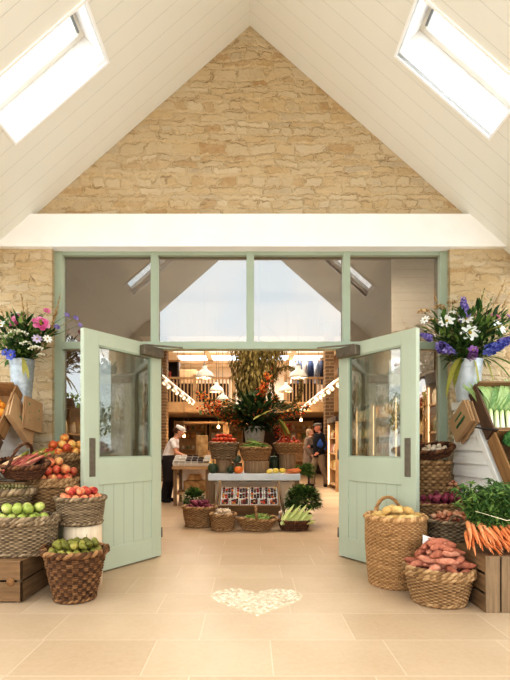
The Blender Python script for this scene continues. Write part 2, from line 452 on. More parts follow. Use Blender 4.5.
# porch side walls and the open gable end behind the viewpoint
for s, nm in ((-1, 'left'), (1, 'right')):
    w = MB(); w.span((s*2.70, PORCH_Y0, 2.86), (s*2.82, 0.0, 3.06)); struct(obj('beam_'+nm, w, M['white'], smooth=False), 'white eaves beam on the %s hand side of the porch' % nm, 'beam')
w = MB(); hw = 1.86; zi = 3.10
yA, yB = PORCH_Y0-0.06, PORCH_Y0+0.02
w.prism([(-2.8, 0), (-hw, 0), (-hw, ZR-K*hw), (-2.72, ZR-K*2.72), (-2.8, 3.0)], yA, yB, 1)
w.prism([(hw, 0), (2.8, 0), (2.8, 3.0), (2.72, ZR-K*2.72), (hw, ZR-K*hw)], yA, yB, 1)
struct(obj('wall_front', w, M['white'], smooth=False))

# glazed sage frame: posts, transom, panes
DF = 4.75; yf0, yf1 = yd(DF), yd(DF)+0.09
fx = lambda px: (px-CX)*DF/F
fz = lambda py: CH+(CY-py)*DF/F
win = bpy.data.objects.new('window_1', None); col.objects.link(win)
struct(win, 'sage green glazed screen with four upper panes and two sidelights', 'window')
r = MB()
posts = [(52, 62.5), (150.5, 158), (246.5, 254), (343, 350.5), (440, 450)]
for i, (a, b2) in enumerate(posts):
    lowz = 0 if i in (0, 4) else fz(342)
    r.span((fx(a), yf0, lowz), (fx(b2), yf1, fz(248)))
r.span((fx(62.5), yf0+0.005, fz(255)), (fx(440), yf1-0.005, fz(248)))
r.span((fx(62.5), yf0-0.004, fz(349)), (fx(440), yf1+0.006, fz(341.5)))
r.span((fx(151), yf0+0.002, 0), (fx(159.5), yf1-0.004, fz(349))); r.span((fx(341), yf0+0.002, 0), (fx(349.5), yf1-0.004, fz(349)))
r.span((fx(62.5), yf0+0.004, 0), (fx(151), yf1-0.006, 0.16)); r.span((fx(349.5), yf0+0.004, 0), (fx(440), yf1-0.006, 0.16))
obj('frame', r, M['sage'], win, bevel=0.006)
r = MB(); r.span((fx(49.5), yf0-0.03, 0), (fx(53.5), yf0+0.02, fz(247))); r.span((fx(448.5), yf0-0.03, 0), (fx(452), yf0+0.02, fz(247))); r.span((fx(49.5), yf0-0.03, fz(249.5)), (fx(452), yf0+0.02, fz(246.5)))
obj('architrave', r, M['sage'], win, bevel=0.004)
for a, b2 in ((62.5, 150.5), (158, 246.5), (254, 343), (350.5, 440)):
    r = MB(); r.span((fx(a), yf0+0.055, fz(341.5)), (fx(b2), yf0+0.061, fz(255))); obj('pane', r, M['glass'], win)
for a, b2 in ((62.5, 151), (349.5, 440)):
    r = MB(); r.span((fx(a), yf0+0.055, 0.16), (fx(b2), yf0+0.061, fz(349))); obj('pane', r, M['glass'], win)

# the two doors, swung out towards the viewer
DW, DH, DT = 0.93, 2.165, 0.05
def make_door(s):
    """s=-1: hinged at the left jamb. local x runs from hinge to free edge; local -y side faces the middle"""
    r = bpy.data.objects.new('door_%d' % (1 if s < 0 else 2), None); col.objects.link(r)
    struct(r, 'pale sage green half glazed door standing open, hinged on the %s jamb' % ('left hand' if s < 0 else 'right hand'), 'door')
    X = lambda a: a*1.0
    m = MB(); y0, y1 = -DT/2, DT/2
    hs, fs, tr, mr0, mr1, br = 0.13, 0.155, 0.125, 0.79, 1.03, 0.215
    m.span((0, y0, 0.012), (hs, y1, DH)); m.span((DW-fs, y0, 0.012), (DW, y1, DH))
    m.span((hs, y0+0.001, DH-tr), (DW-fs, y1-0.001, DH)); m.span((hs, y0+0.001, mr0), (DW-fs, y1-0.001, mr1)); m.span((hs, y0+0.001, 0.012), (DW-fs, y1-0.001, br))
    obj('frame', m, M['sage2'], r, bevel=0.004)
    m = MB(); m.span((hs, -0.012, br), (DW-fs, 0.012, mr0)); obj('panel', m, M['sageboard'], r, smooth=False)
    m = MB(); m.span((hs, -0.004, mr1), (DW-fs, 0.004, DH-tr)); obj('pane', m, M['glass_d'], r)
    m = MB()
    for sy in (-1, 1):
        for lo, hi in (((hs, mr1), (hs+0.014, DH-tr)), ((DW-fs-0.014, mr1), (DW-fs, DH-tr)), ((hs, mr1), (DW-fs, mr1+0.014)), ((hs, DH-tr-0.014), (DW-fs, DH-tr))):
            ya, yb = sorted((sy*0.005, sy*0.018)); m.span((lo[0], ya, lo[1]), (hi[0], yb, hi[1]))
    obj('glazing_bead', m, M['sage'], r)
    m = MB(); pm = DW-0.085
    for sy in (-1, 1):
        ya, yb = sorted((sy*DT/2, sy*(DT/2+0.008))); m.span((pm-0.03, ya, 0.87), (pm+0.03, yb, 1.21))
    obj('push_plate', m, M['bronze'], r, bevel=0.003)
    m = MB(); sy = -s
    ya, yb = sorted((sy*DT/2, sy*(DT/2+0.07))); m.span((0.03, ya, DH-0.135), (0.30, yb, DH-0.035))
    obj('door_closer', m, M['bronze'], r, bevel=0.01)
    m = MB(); m.bar((0.25, sy*(DT/2+0.035), DH-0.028), (-0.10, sy*(DT/2+0.20), DH-0.02), 0.025, 0.012); obj('closer_arm', m, M['bronze'], r)
    m = MB()
    for zz in (0.25, 1.05, 1.9): m.tube([(-0.004, sy*DT/2, zz-0.05), (-0.004, sy*DT/2, zz+0.05)], 0.009, 8)
    obj('hinge', m, M['bronze'], r)
    if s < 0:
        r.location = (-0.935, 0.03, 0); r.rotation_euler = (0, 0, math.atan2(-0.77, -0.518))
    else:
        r.location = (0.935, 0.03, 0); r.rotation_euler = (0, 0, math.atan2(-0.77, 0.518))
    return r
M['glass_d'] = glass('door glass', 0.12, (232,235,231))
make_door(-1); make_door(1)

# pebble heart let into the floor
heart = thing('pebble_heart', 'heart of pale pebbles set into the paving in front of the doors', 'floor inlay', (0.05, yd(3.385), 0))
def hx(t): return 16*math.sin(t)**3/17.0
def hy(t): return (13*math.cos(t)-5*math.cos(2*t)-2*math.cos(3*t)-math.cos(4*t))/15.2
HS = 0.375; poly = [(hx(2*PI*i/60)*HS, hy(2*PI*i/60)*HS*0.86+0.0) for i in range(60)]
bed = MB(); bed.prism(poly, 0.0, 0.002, 2); obj('bed', bed, M['pebblebed'], heart, smooth=False)
def inside(x, y, sh=0.97):
    c = False; n = len(poly); x /= sh; y /= sh
    for i in range(n):
        x1, y1 = poly[i]; x2, y2 = poly[i-1]
        if (y1 > y) != (y2 > y) and x < (x2-x1)*(y-y1)/(y2-y1)+x1: c = not c
    return c
rng = random.Random(4)
pb = MB(); st = 0.030
for j in range(-14, 15):
    for i in range(-14, 15):
        x = (i+0.5*(j % 2))*st+rng.uniform(-.004, .004); y = j*st*0.88+rng.uniform(-.004, .004)
        if inside(x, y): pb.blob((x, y, 0.002), (rng.uniform(.012, .0165), rng.uniform(.010, .0145), .007), 7, 5, None, rng.random())
pbm = tinted('heart pebbles', (192,172,142), (214,197,170), (230,216,194), 0.5)
o = obj('pebble', pb, pbm, heart); o['kind'] = 'stuff'
# ================================================================ THE SHOP INSIDE (shell)
M['iwall'] = plain('brown timber wall', (118,92,66), (90,70,50), 4, 0.8, stretch=(1,1,6))
M['iceil'] = groove_mat('shade brown boarding', (116,88,62), 1, 0.2, 0.03, 0.6)  # dark brown stands in for shade on the near shop ceiling
M['wceil'] = plain('white vault', (236,228,214), (228,216,198), 2, 0.7)
M['brick'] = None
def brick_mat():
    t = NT('warm brown brick'); tc = t.n('ShaderNodeTexCoord'); sp = t.n('ShaderNodeSeparateXYZ'); t.l(tc.outputs['Object'], sp.inputs[0])
    cb = t.n('ShaderNodeCombineXYZ'); t.l(t.math('ADD', sp.outputs[0], sp.outputs[1]), cb.inputs[0]); t.l(sp.outputs[2], cb.inputs[1])
    b = t.n('ShaderNodeTexBrick'); b.inputs['Scale'].default_value = 1; b.inputs['Brick Width'].default_value = .3; b.inputs['Row Height'].default_value = .1; b.inputs['Mortar Size'].default_value = .012
    b.inputs['Color1'].default_value = lin((122,98,72)); b.inputs['Color2'].default_value = lin((98,76,54)); b.inputs['Mortar'].default_value = lin((150,122,92))
    t.l(cb.outputs[0], b.inputs['Vector']); t.bsdf(b.outputs[0], 0.85, 0.1, b.outputs['Fac'], -0.4, 0.01); return t.m
M['brick'] = brick_mat()
M['oak'] = wood('pale oak', (206,172,130), (178,140,98), axis=0)
M['oak_z'] = wood('pale oak upright', (200,166,124), (172,136,96), axis=2)
M['shade'] = plain('cream enamel', (196,190,176), None, 5, 0.35, 0.5)
M['warmglow'] = glow('warm bulb', (255,214,150), 14)
M['ledglow'] = glow('white strip light', (255,228,190), 9)
XL, XR, YB = -3.6, 3.35, yd(20.5)
w = MB(); w.span((XL-0.15, 0.35, 0), (XL, YB, 4.7)); struct(obj('wall_interior_left', w, M['iwall'], smooth=False))
w = MB(); w.span((XR, 0.35, 0), (XR+0.15, YB, 4.7)); struct(obj('wall_interior_right', w, M['brick'], smooth=False))
w = MB(); w.span((XL, YB, 0), (XR, YB+0.15, 5.0)); struct(obj('wall_interior_back', w, plain('cream plaster', (240,230,214), (228,216,198), 3, 0.8), smooth=False))
w = MB(); w.span((XL-0.2, 0.35, 4.65), (XR+0.2, yd(14.6), 4.75)); struct(obj('ceiling_interior', w, M['iceil'], smooth=False))
w = MB()
for xa_, xb_ in ((XL-0.2, -2.9), (-1.75, -1.55), (-.35, .35), (1.55, 1.75), (2.9, XR+.2)): w.span((xa_, yd(14.6), 4.7), (xb_, YB+0.2, 4.8))
for da, db in ((14.6, 15.9), (17.3, 17.9), (19.6, 20.7)): w.span((XL-.2, yd(da), 4.69), (XR+.2, yd(db), 4.81))
struct(obj('ceiling_gallery', w, M['wceil'], smooth=False), 'white gallery ceiling with open rooflights', 'ceiling')
# roof trusses of pale timber across the white gallery vault
for i, d in enumerate((16.4, 19.0)):
    b = MB(); b.span((XL, yd(d)-0.07, 4.56), (XR, yd(d)+0.07, 4.70))
    struct(obj('trim_%d' % (2+i), b, M['oak'], bevel=0.01), 'timber tie beam across the white gallery ceiling', 'beam')
# gallery deck and the wall below it
g = MB(); g.span((XL, yd(15.45), 2.30), (XR, YB, 2.56)); struct(obj('ceiling_lower', g, plain('tan painted boards', (196,164,126), (180,148,112), 3, 0.7), smooth=False))
w = MB(); w.span((XL, yd(18.6), 0), (XR, yd(18.6)+0.1, 2.3)); struct(obj('wall_under_gallery', w, plain('dark brown wall', (76,56,40), (54,40,30), 3, 0.8), smooth=False))
# brick pillars that carry the gallery
for nm, px0, px1, d, top in (('pillar_right', 325.5, 334, 12.8, 4.65), ('pillar_left', 160.5, 166.5, 14.6, 4.65), ('pillar_middle', 223, 229, 16.2, 2.3)):
    b = MB(); a = at(px0, 400, d).x; c2 = at(px1, 400, d).x
    b.span((a, yd(d), 0), (c2, yd(d)+0.35, top)); struct(obj(nm, b, M['brick'] if nm != 'pillar_middle' else M['oak_z'], smooth=False), nm.split('_')[1]+' pillar of the shop gallery', 'pillar')

w = MB(); w.span((2.58, yd(8.27), 2.20), (3.34, yd(8.33), 4.64)); struct(obj('wall_bulkhead', w, groove_mat('white horizontal boards', (240,234,224), 2, .14, .04, .75), smooth=False), 'white boarded bulkhead above the shelving', 'wall')
# ================================================================ BASKETS AND PRODUCE
def woven(rx0, ry0, rx1, ry1, h, rows, stakes, amp=0.006, belly=0.0, seed=1, style='weave', sub=4, hi=None):
    """basket wall; rx0,ry0 at the foot, rx1,ry1 at the rim. Woven strands stand out of the wall."""
    rng = random.Random(seed); mb = MB(); stakes = int(stakes*1.5); rows = int(rows*1.35); amp = amp*0.85; n = stakes*sub
    prof = []; vs = []; ts = []; zs = []
    for i in range(rows):
        for q, off in ((0.06, -0.55), (0.5, 0.55), (0.94, -0.55)):
            zs.append(((i+q)/rows, off, i))
    tone = [[rng.random() for _ in range(stakes)] for _ in range(rows)]
    rowtone = [rng.uniform(-.25, .25) for _ in range(rows)]
    for t, off, i in zs:
        bel = 1+belly*math.sin(PI*t)
        for k in range(n):
            th = 2*PI*k/n; s = k/sub
            ph = s+(i % 2 if style != 'band' else (i//2) % 2)
            w = math.sin(PI*ph)
            if style == 'coil': d = amp*(off*1.1+0.9*abs(math.sin(PI*(s+0.5*(i % 2)))))
            else: d = amp*(off*0.8+0.75*w)
            a = rx0+(rx1-rx0)*t; b = ry0+(ry1-ry0)*t
            vs.append(((a*bel+d)*math.cos(th), (b*bel+d)*math.sin(th), h*t))
            if style == 'band': tn = (0.64 if w > 0 else 0.32)-(0.18 if off < 0 else 0)  # recessed and under-passing strands tinted darker, gap shade put into the colour
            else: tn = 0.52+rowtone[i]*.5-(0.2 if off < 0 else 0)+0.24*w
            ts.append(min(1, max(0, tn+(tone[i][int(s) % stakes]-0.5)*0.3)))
    m = len(zs)
    fs = [(i*n+k, i*n+(k+1) % n, (i+1)*n+(k+1) % n, (i+1)*n+k) for i in range(m-1) for k in range(n)]
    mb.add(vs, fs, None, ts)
    # inside skin
    mb.lathe([(1, 0.0)]+[(1, 0.0)], 3) if False else None
    iv = []; nn = 32
    for t in (0.0, 0.5, 1.0):
        bel = 1+belly*math.sin(PI*t)
        for k in range(nn):
            th = 2*PI*k/nn
            iv.append((((rx0+(rx1-rx0)*t)*bel-amp*1.2-.004)*math.cos(th), ((ry0+(ry1-ry0)*t)*bel-amp*1.2-.004)*math.sin(th), h*t))
    mb.add(iv, [(i*nn+k, (i+1)*nn+k, (i+1)*nn+(k+1) % nn, i*nn+(k+1) % nn) for i in range(2) for k in range(nn)], None, 0.2)
    return mb
def twist_ring(rx, ry, z, r, turns=14, strands=2, n=120, seed=2, wob=0.0):
    rng = random.Random(seed); mb = MB()
    for s in range(strands):
        pts = []; ts = []
        for k in range(n):
            a = 2*PI*k/n; ph = turns*a+2*PI*s/strands
            o = r*0.75*math.cos(ph); zz = z+r*0.75*math.sin(ph)
            pts.append(((rx+o)*math.cos(a), (ry+o)*math.sin(a), zz+wob*math.sin(2*a)))
            ts.append(0.55+0.35*math.sin(ph*0.5+s)+rng.uniform(-.1, .1))
        mb.tube(pts, r, 6, True, None, ts)
    return mb
def arch(p, q, h, r, out=(0,0,0), n=14, strands=2, seed=3, M_=None):
    """handle arched from p to q"""
    mb = MB(); p = Vector(p); q = Vector(q); out = Vector(out)
    for s in range(strands):
        pts = []; ts = []
        for i in range(n*3+1):
            t = i/(n*3); a = PI*t
            c = p.lerp(q, 0.5-0.5*math.cos(a))+Vector((0,0,h))*math.sin(a)+out*math.sin(a)
            ph = t*2*PI*3.5+s*PI
            c += Vector((math.cos(ph), math.sin(ph), math.sin(ph)*0.3))*r*0.6*(strands > 1)
            pts.append(c); ts.append(0.5+0.3*math.sin(ph))
        mb.tube(pts, r, 6, False, M_, ts)
    return mb
def basket(label, loc, rx, ry, bx, by, h, mat, rows, stakes, amp=0.006, belly=0.0, style='weave', rim=0.011, turns=16, handles=(), fill=0.05,
           rot=(0,0,0), seed=1, group=None, cat='basket', sub=4, foot=True, rimh=0.0, name='wicker_basket', wob=0.0, liner=None):
    t = thing(name, label, cat, loc, group=group, rot=rot)
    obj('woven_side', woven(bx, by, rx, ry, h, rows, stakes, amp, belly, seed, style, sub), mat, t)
    m = twist_ring(rx, ry, h, rim, turns, 2, 120, seed, wob)
    if rimh:
        m2 = twist_ring(rx+0.004, ry+0.004, h-rimh, rim*0.9, turns, 2, 120, seed+1)
        m.add(m2.v, m2.f, None, m2.c)
        m3 = twist_ring(rx+0.002, ry+0.002, h-rimh*0.5, rim*0.9, turns+3, 2, 120, seed+2)
        m.add(m3.v, m3.f, None, m3.c)
    obj('rim', m, mat, t)
    m = MB(); tt = max(0.05, 1-fill/h)
    fxr = bx+(rx-bx)*tt; fyr = by+(ry-by)*tt; bel = 1+belly*math.sin(PI*tt)
    m.lathe([(0.001, h-fill-0.012), (1, h-fill-0.012), (1, h-fill), (0.001, h-fill)], 28, fxr*bel-amp-.006, fyr*bel-amp-.006, None, 0.15)
    obj('lining', m, mat, t)
    m = MB(); m.lathe([(0.001, 0.0), (1, 0.0), (1, 0.012), (0.001, 0.012)], 28, bx-amp*.8, by-amp*.8, None, 0.15)
    obj('base', m, mat, t)
    if foot:
        obj('foot_rim', twist_ring(bx+0.002, by+0.002, 0.0185, 0.009, turns, 2, 90, seed+5), mat, t)
    for hd in handles: obj('handle', hd, mat, t)
    return t

def dome(rx, ry, s, z0, layers, seed, jitter=0.1, squash=0.8, dome_h=0.0):
    """heaped positions: a filled ellipse of touching items, then smaller layers above"""
    rng = random.Random(seed); out = []
    for L in range(layers):
        ax = rx-s*0.5-L*s*0.62; ay = ry-s*0.5-L*s*0.62
        if ax < s*0.3 or ay < s*0.3: break
        ox = (L % 2)*s*0.5; oy = (L % 2)*s*0.29
        n = int(max(rx, ry)/s)+2
        for j in range(-n, n+1):
            for i in range(-n, n+1):
                x = (i+0.5*(j % 2))*s+ox; y = j*s*0.866+oy
                q = (x/ax)**2+(y/ay)**2
                if q <= 1.0:
                    out.append((x+rng.uniform(-1, 1)*jitter*s, y+rng.uniform(-1, 1)*jitter*s, z0+L*s*squash+dome_h*(1-q)+rng.uniform(-.04, .04)*s))
    return out
def relax(pts, D, zmin, rx, ry, it=60):
    """push touching items apart until they only touch"""
    P = [Vector(p) for p in pts]
    for _ in range(it):
        moved = False
        for i in range(len(P)):
            for j in range(i):
                d = P[i]-P[j]; l = d.length
                if l < D:
                    moved = True
                    d = d/l if l > 1e-6 else Vector((0,0,1))
                    k = (D-l)*0.52
                    P[i] += d*k; P[j] -= d*k
        for p in P:
            p.z = max(p.z, zmin)
            q = math.sqrt((p.x/rx)**2+(p.y/ry)**2)
            if q > 1 and p.z < zmin+D*0.75: p.x /= q; p.y /= q
        if not moved: break
    return [tuple(p) for p in P]
def rnd_rot(rng, tilt=PI): return (rng.uniform(-tilt, tilt), rng.uniform(-tilt, tilt), rng.uniform(0, 2*PI))
def heap(protos, basket_obj, pts, label, group, seed, tilt=PI, sc=(0.92, 1.04), D=0.0):
    """copies of the prototypes at basket-local points; the first use of a prototype is the prototype itself"""
    rng = random.Random(seed)
    W = Matrix.LocRotScale(basket_obj.location, basket_obj.rotation_euler, None) if not isinstance(basket_obj, Matrix) else basket_obj
    if D:
        zmin = min(p[2] for p in pts); rx = max(abs(p[0]) for p in pts); ry = max(abs(p[1]) for p in pts)
        pts = relax(pts, D, zmin, rx, ry)
    for i, p in enumerate(pts):
        pr = protos[i % len(protos)]
        q = W @ Vector(p); k = rng.uniform(*sc); ro = rnd_rot(rng, tilt)  # unseen area lights added to fill the shop, no fittings built
        if pr.get('_fresh', 0):
            del pr['_fresh']; o = pr; o.location = q; o.rotation_euler = ro; o.scale = (k,k,k); o['label'] = label; o['group'] = group  # unseen area light added to lift the gallery
        else: o = dup(pr, q, ro, k, label, group)
    return protos
def proto(name, cat, mb, mat, part=None):
    o = obj(name, mb, mat); o['category'] = cat; o['_fresh'] = 1; o['label'] = 'x'  # unseen spots, off the tracks, added to brighten the shelf goods
    if part:  # unseen spot added to brighten the white boards
        for pn, pm, pmat in part: obj(pn, pm, pmat, o)
    return o
def fresh(protos, mat=None):
    """new prototypes sharing shape with used ones, optionally in another material"""
    out = []
    for p in protos:
        q = p.copy(); 
        if mat is not None: q.data = p.data.copy(); q.data.materials.clear(); q.data.materials.append(mat)
        col.objects.link(q); q['_fresh'] = 1
        for ch in p.children:
            c = ch.copy(); col.objects.link(c); c.parent = q
        out.append(q)
    return out

def fruit_mat(name, stops, rough=0.35, spec=0.4, blotch=2.5, vary=0.25, speck=None):
    """skin colour runs along the ramp from patch to patch and from fruit to fruit"""
    t = NT(name); tc = t.mapping('Object', (1,1,1)); oi = t.n('ShaderNodeObjectInfo')
    nz = t.n('ShaderNodeTexNoise', noise_dimensions='4D', i_Scale=blotch*10, i_Detail=2.0); t.l(tc, nz.inputs['Vector']); t.l(t.math('MULTIPLY', oi.outputs['Random'], 40), nz.inputs['W'])
    f = t.math('ADD', nz.outputs[0], t.math('MULTIPLY', t.math('SUBTRACT', oi.outputs['Random'], 0.5), vary*2), True)
    c = t.ramp(f, [(p, lin(k)) for p, k in stops])
    if speck:
        s2 = t.noise(tc, 90, 2); sf = t.ramp(s2.outputs[0], [(0.58, (0,0,0,1)), (0.68, (1,1,1,1))]); c = t.mix(t.math('MULTIPLY', sf, 0.5), c, lin(speck))
    t.bsdf(c, rough, spec); return t.m
M['apple'] = fruit_mat('red and gold apple skin', [(0.25, (186,42,30)), (0.45, (214,78,44)), (0.6, (236,150,70)), (0.8, (244,196,96))])
M['peachapple'] = fruit_mat('gold and red apple skin', [(0.2, (190,58,42)), (0.42, (222,118,62)), (0.6, (236,172,86)), (0.85, (242,206,124))])
M['redapple'] = fruit_mat('red apple skin', [(0.2, (160,40,34)), (0.42, (196,70,52)), (0.58, (222,136,90)), (0.85, (234,190,120))])
M['green'] = fruit_mat('green apple skin', [(0.2, (138,152,58)), (0.5, (170,180,88)), (0.75, (200,198,118)), (0.95, (206,150,92))])
M['peach'] = fruit_mat('peach skin', [(0.2, (160,52,48)), (0.42, (196,92,70)), (0.6, (222,148,106)), (0.85, (236,190,140))], 0.7, 0.15)
M['orange'] = fruit_mat('orange skin', [(0.2, (236,148,42)), (0.8, (246,178,72))], 0.5)
M['pear'] = fruit_mat('green pear skin', [(0.2, (94,92,34)), (0.5, (128,126,50)), (0.85, (172,158,80))], 0.45, 0.3, speck=(120,100,44))
M['potato'] = fruit_mat('pale potato skin', [(0.2, (196,156,92)), (0.6, (220,186,122)), (0.9, (232,206,150))], 0.75, 0.15)
M['sweet'] = fruit_mat('pink sweet potato skin', [(0.2, (156,94,70)), (0.5, (188,120,94)), (0.85, (212,158,128))], 0.75, 0.12, blotch=5)
M['shallot'] = fruit_mat('shallot skin', [(0.2, (168,96,66)), (0.5, (202,140,104)), (0.9, (226,182,146))], 0.5, 0.3)
M['redonion'] = fruit_mat('red onion skin', [(0.2, (92,24,44)), (0.5, (128,42,64)), (0.9, (170,84,98))], 0.4, 0.4)
M['garlic'] = fruit_mat('garlic skin', [(0.2, (200,172,142)), (0.6, (224,204,176)), (0.9, (236,222,202))], 0.6, 0.2)
M['carrot'] = fruit_mat('carrot skin', [(0.2, (206,114,60)), (0.6, (220,142,88)), (0.9, (232,172,126))], 0.55, 0.25)
M['nut'] = fruit_mat('gooseberry skin', [(0.2, (104,98,54)), (0.6, (146,132,84)), (0.9, (186,164,116))], 0.5)
M['tomato'] = fruit_mat('tomato skin', [(0.2, (186,52,28)), (0.6, (216,86,46)), (0.9, (232,126,70))], 0.25, 0.5)
M['stem'] = plain('fruit stalk', (84,62,36), None, 5, 0.8)
M['greenstem'] = plain('green stalk', (96,118,52), None, 5, 0.7)

def apple_mb(s, rng):
    def sh(t, a): return 1.0-0.20*math.exp(-(t/0.33)**2)-0.12*math.exp(-((PI-t)/0.3)**2)+0.02*math.cos(5*a)*math.sin(t)**2*(t > 1.8)
    m = MB(); m.blob((0,0,0), (s/2*1.04, s/2*1.04, s/2*0.95), 14, 10, None, 0.5, rng, 0.02, sh); return m
def stalk_mb(s): return MB().tube([(0,0,s*0.36), (0.003,0,s*0.5), (0.008,0.002,s*0.62)], 0.0022, 5)
rg = random.Random(11)
APPLE = [proto('apple', 'apple', apple_mb(0.078, rg), M['apple'], [('stalk', stalk_mb(0.078), M['stem'])]) for _ in range(2)]
def pear_mb(s, rng):
    return MB().lathe([(0.001,-s*.5),(s*.14,-s*.48),(s*.27,-s*.38),(s*.335,-s*.22),(s*.34,-s*.08),(s*.29,s*.08),(s*.2,s*.22),(s*.145,s*.34),(s*.11,s*.43),(s*.05,s*.49),(0.001,s*.5)], 12)
def tuber_mb(L, r, rng, ends=0.35, bend=0.1):
    m = MB(); n = 12; pts = []; rs = []; ph = rng.random()*6
    for i in range(n+1):
        t = i/n; x = (t-0.5)*L
        pts.append((x, bend*L*math.sin(PI*t), 0.02*L*math.sin(3*PI*t+ph)))
        rs.append(max(0.002, r*(math.sin(PI*min(1, max(0, t*0.97+0.015)))**ends)*(1+0.08*math.sin(5*t+ph))))
    m.tube(pts, rs, 10); return m

def pt(px, py, d): return at(px, py, d)
# ---------------------------------------------------------------- left of the doors
# slatted fruit crates on the floor
def slat_crate(label, lo, hi, rows=3, ends='y', mat=None, hole=True, group=None, knot=False):
    """wooden crate with end boards, slatted long sides and corner battens"""
    x0, y0, z0 = lo; x1, y1, z1 = hi
    t = thing('wooden_crate', label, 'crate', ((x0+x1)/2, (y0+y1)/2, z0), group=group)
    a, b, h = (x1-x0)/2, (y1-y0)/2, z1-z0; th = 0.016; gap = 0.014
    sh = (h-gap*(rows-1)-0.01)/rows
    for sx in (-1, 1):
        for i in range(rows):
            z = 0.01+i*(sh+gap); m = MB(); m.span((sx*a-(th if sx > 0 else 0), -b, z), (sx*a+(0 if sx > 0 else th), b, z+sh)); obj('side_slat', m, M['crate_y'], t, bevel=0.003)
    for sy in (-1, 1):
        for i in range(rows):
            z = 0.01+i*(sh+gap); m = MB(); m.span((-a, sy*b-(th if sy > 0 else 0), z), (a, sy*b+(0 if sy > 0 else th), z+sh)); obj('end_slat', m, M['crate'], t, bevel=0.003)
    for sx in (-1, 1):
        for sy in (-1, 1):
            m = MB(); m.span((sx*(a-th)-sx*0.03, sy*(b-th)-sy*0.03, 0), (sx*(a-th), sy*(b-th), h-0.014))
            obj('corner_batten', m, M['crate_z'], t, bevel=0.002)
    m = MB()
    for i in range(4):
        yy = -b+th+(2*b-2*th)*(i+0.1)/4; m.span((-a+th, yy, 0.01), (a-th, yy+(2*b-2*th)*0.8/4, 0.022))
    obj('bottom_board', m, M['crate'], t)
    m = MB(); m.span((-a+th+0.001, -b+th+0.001, h-0.013), (a-th-0.001, b-th-0.001, h-0.001)); obj('lid', m, M['crate'], t)
    if knot:
        m = MB(); M_ = Matrix.Translation((a*0.55, -b-0.004, h*0.5)) @ Matrix.Rotation(PI/2, 4, 'X'); m.lathe([(0.001,0.006),(0.025,0.006),(0.03,0),(0.03,-0.004)], 14, 1, 1, M_); obj('rope_knot', m, plain('rope', (150,110,70), (120,84,50), 60, 0.9), t)
    return t
slat_crate('weathered slatted crate under the basket of green apples', (-2.03, yd(3.31), 0), (-1.655, yd(3.78), 0.305), 2, knot=True)

stump_top = 0.50
sp = thing('tree_stump', 'pale peeled tree stump under the grey basket of peaches', 'stump', (-1.378, yd(3.76), 0))
m = MB(); m.lathe([(0.001, 0), (0.158, 0), (0.156, 0.2), (0.15, stump_top-0.01), (0.145, stump_top), (0.001, stump_top)], 28); obj('trunk', m, M['palelog'], sp)

# pears: two-tone basket standing on the paving
PB = basket('brown two-tone wicker basket of pears on the paving', (-1.305, yd(3.405), 0), 0.222, 0.2, 0.142, 0.13, 0.36, M['w_brown'], 18, 22, 0.010, 0.02, 'band', 0.016, 15,
      [arch((-0.232,-0.05,0.35), (-0.232,0.05,0.35), 0.05, 0.009), arch((0.232,-0.05,0.35), (0.232,0.05,0.35), 0.05, 0.009)], 0.03, seed=4, sub=6)
PEAR = [proto('pear', 'pear', pear_mb(0.092, rg), M['pear'], [('stalk', MB().tube([(0,0,.043),(.002,0,.058),(.008,0,.068)], 0.002, 5), M['stem'])])]
heap(PEAR, PB, dome(0.225, 0.205, 0.06, 0.362, 2, 5, 0.08, 0.5), 'green pear heaped in the two-tone basket on the paving', 'pears in the two-tone basket', 6, sc=(.76,.88), D=0.06)

# peaches on the stump
KB = basket('grey wicker basket of peaches on the pale stump', (-1.39, yd(3.745), stump_top), 0.192, 0.182, 0.165, 0.155, 0.215, M['w_grey'], 15, 26, 0.006, 0.02, rim=0.012, turns=18, seed=7, fill=0.028)
PEACH = fresh(APPLE[:1], M['peach']); PEACH[0].name = 'peach'; PEACH[0]['category'] = 'peach'
for c in list(PEACH[0].children): bpy.data.objects.remove(c)
heap(PEACH, KB, dome(0.195, 0.185, 0.068, 0.222, 2, 8, 0.05, 0.55), 'red and gold peach heaped in the grey basket on the stump', 'peaches in the grey basket', 9, sc=(.76,.86), D=0.066)

# green apples on the crate
GB = basket('wide oval wicker basket of green apples on the slatted crate', (-1.775, yd(3.545), 0.305), 0.275, 0.175, 0.245, 0.15, 0.285, M['w_grey'], 15, 34, 0.007, 0.03, rim=0.014, turns=22, seed=12, rimh=0.03, fill=0.03,
      handles=[arch((-0.29,-0.05,0.28), (-0.29,0.05,0.28), 0.05, 0.009), arch((0.286,-0.05,0.26), (0.286,0.05,0.26), 0.035, 0.009)])
GREEN = fresh(APPLE, M['green'])
heap(GREEN, GB, dome(0.275, 0.175, 0.084, 0.282, 2, 13, 0.05, 0.5), 'green apple heaped in the oval basket on the crate', 'green apples in the oval basket', 14, D=0.083)

# the stepped stand the other baskets stand on
st = thing('display_stand', 'stepped wooden stand behind the baskets of apples', 'display stand', (-1.85, yd(4.2), 0))
def step(x0, x1, d0, d1, z):
    m = MB(); o0 = st.location
    m.span((x0-o0.x, yd(d0)-o0.y, z-0.03), (x1-o0.x, yd(d1)-o0.y, z))
    obj('step', m, M['crate'], st, bevel=0.004)
step(-2.19, -1.80, 3.73, 3.81, 0.645); step(-2.19, -1.56, 3.84, 4.22, 0.498); step(-2.19, -1.60, 4.26, 4.61, 0.698); step(-2.19, -1.84, 3.72, 3.83, 0.845)

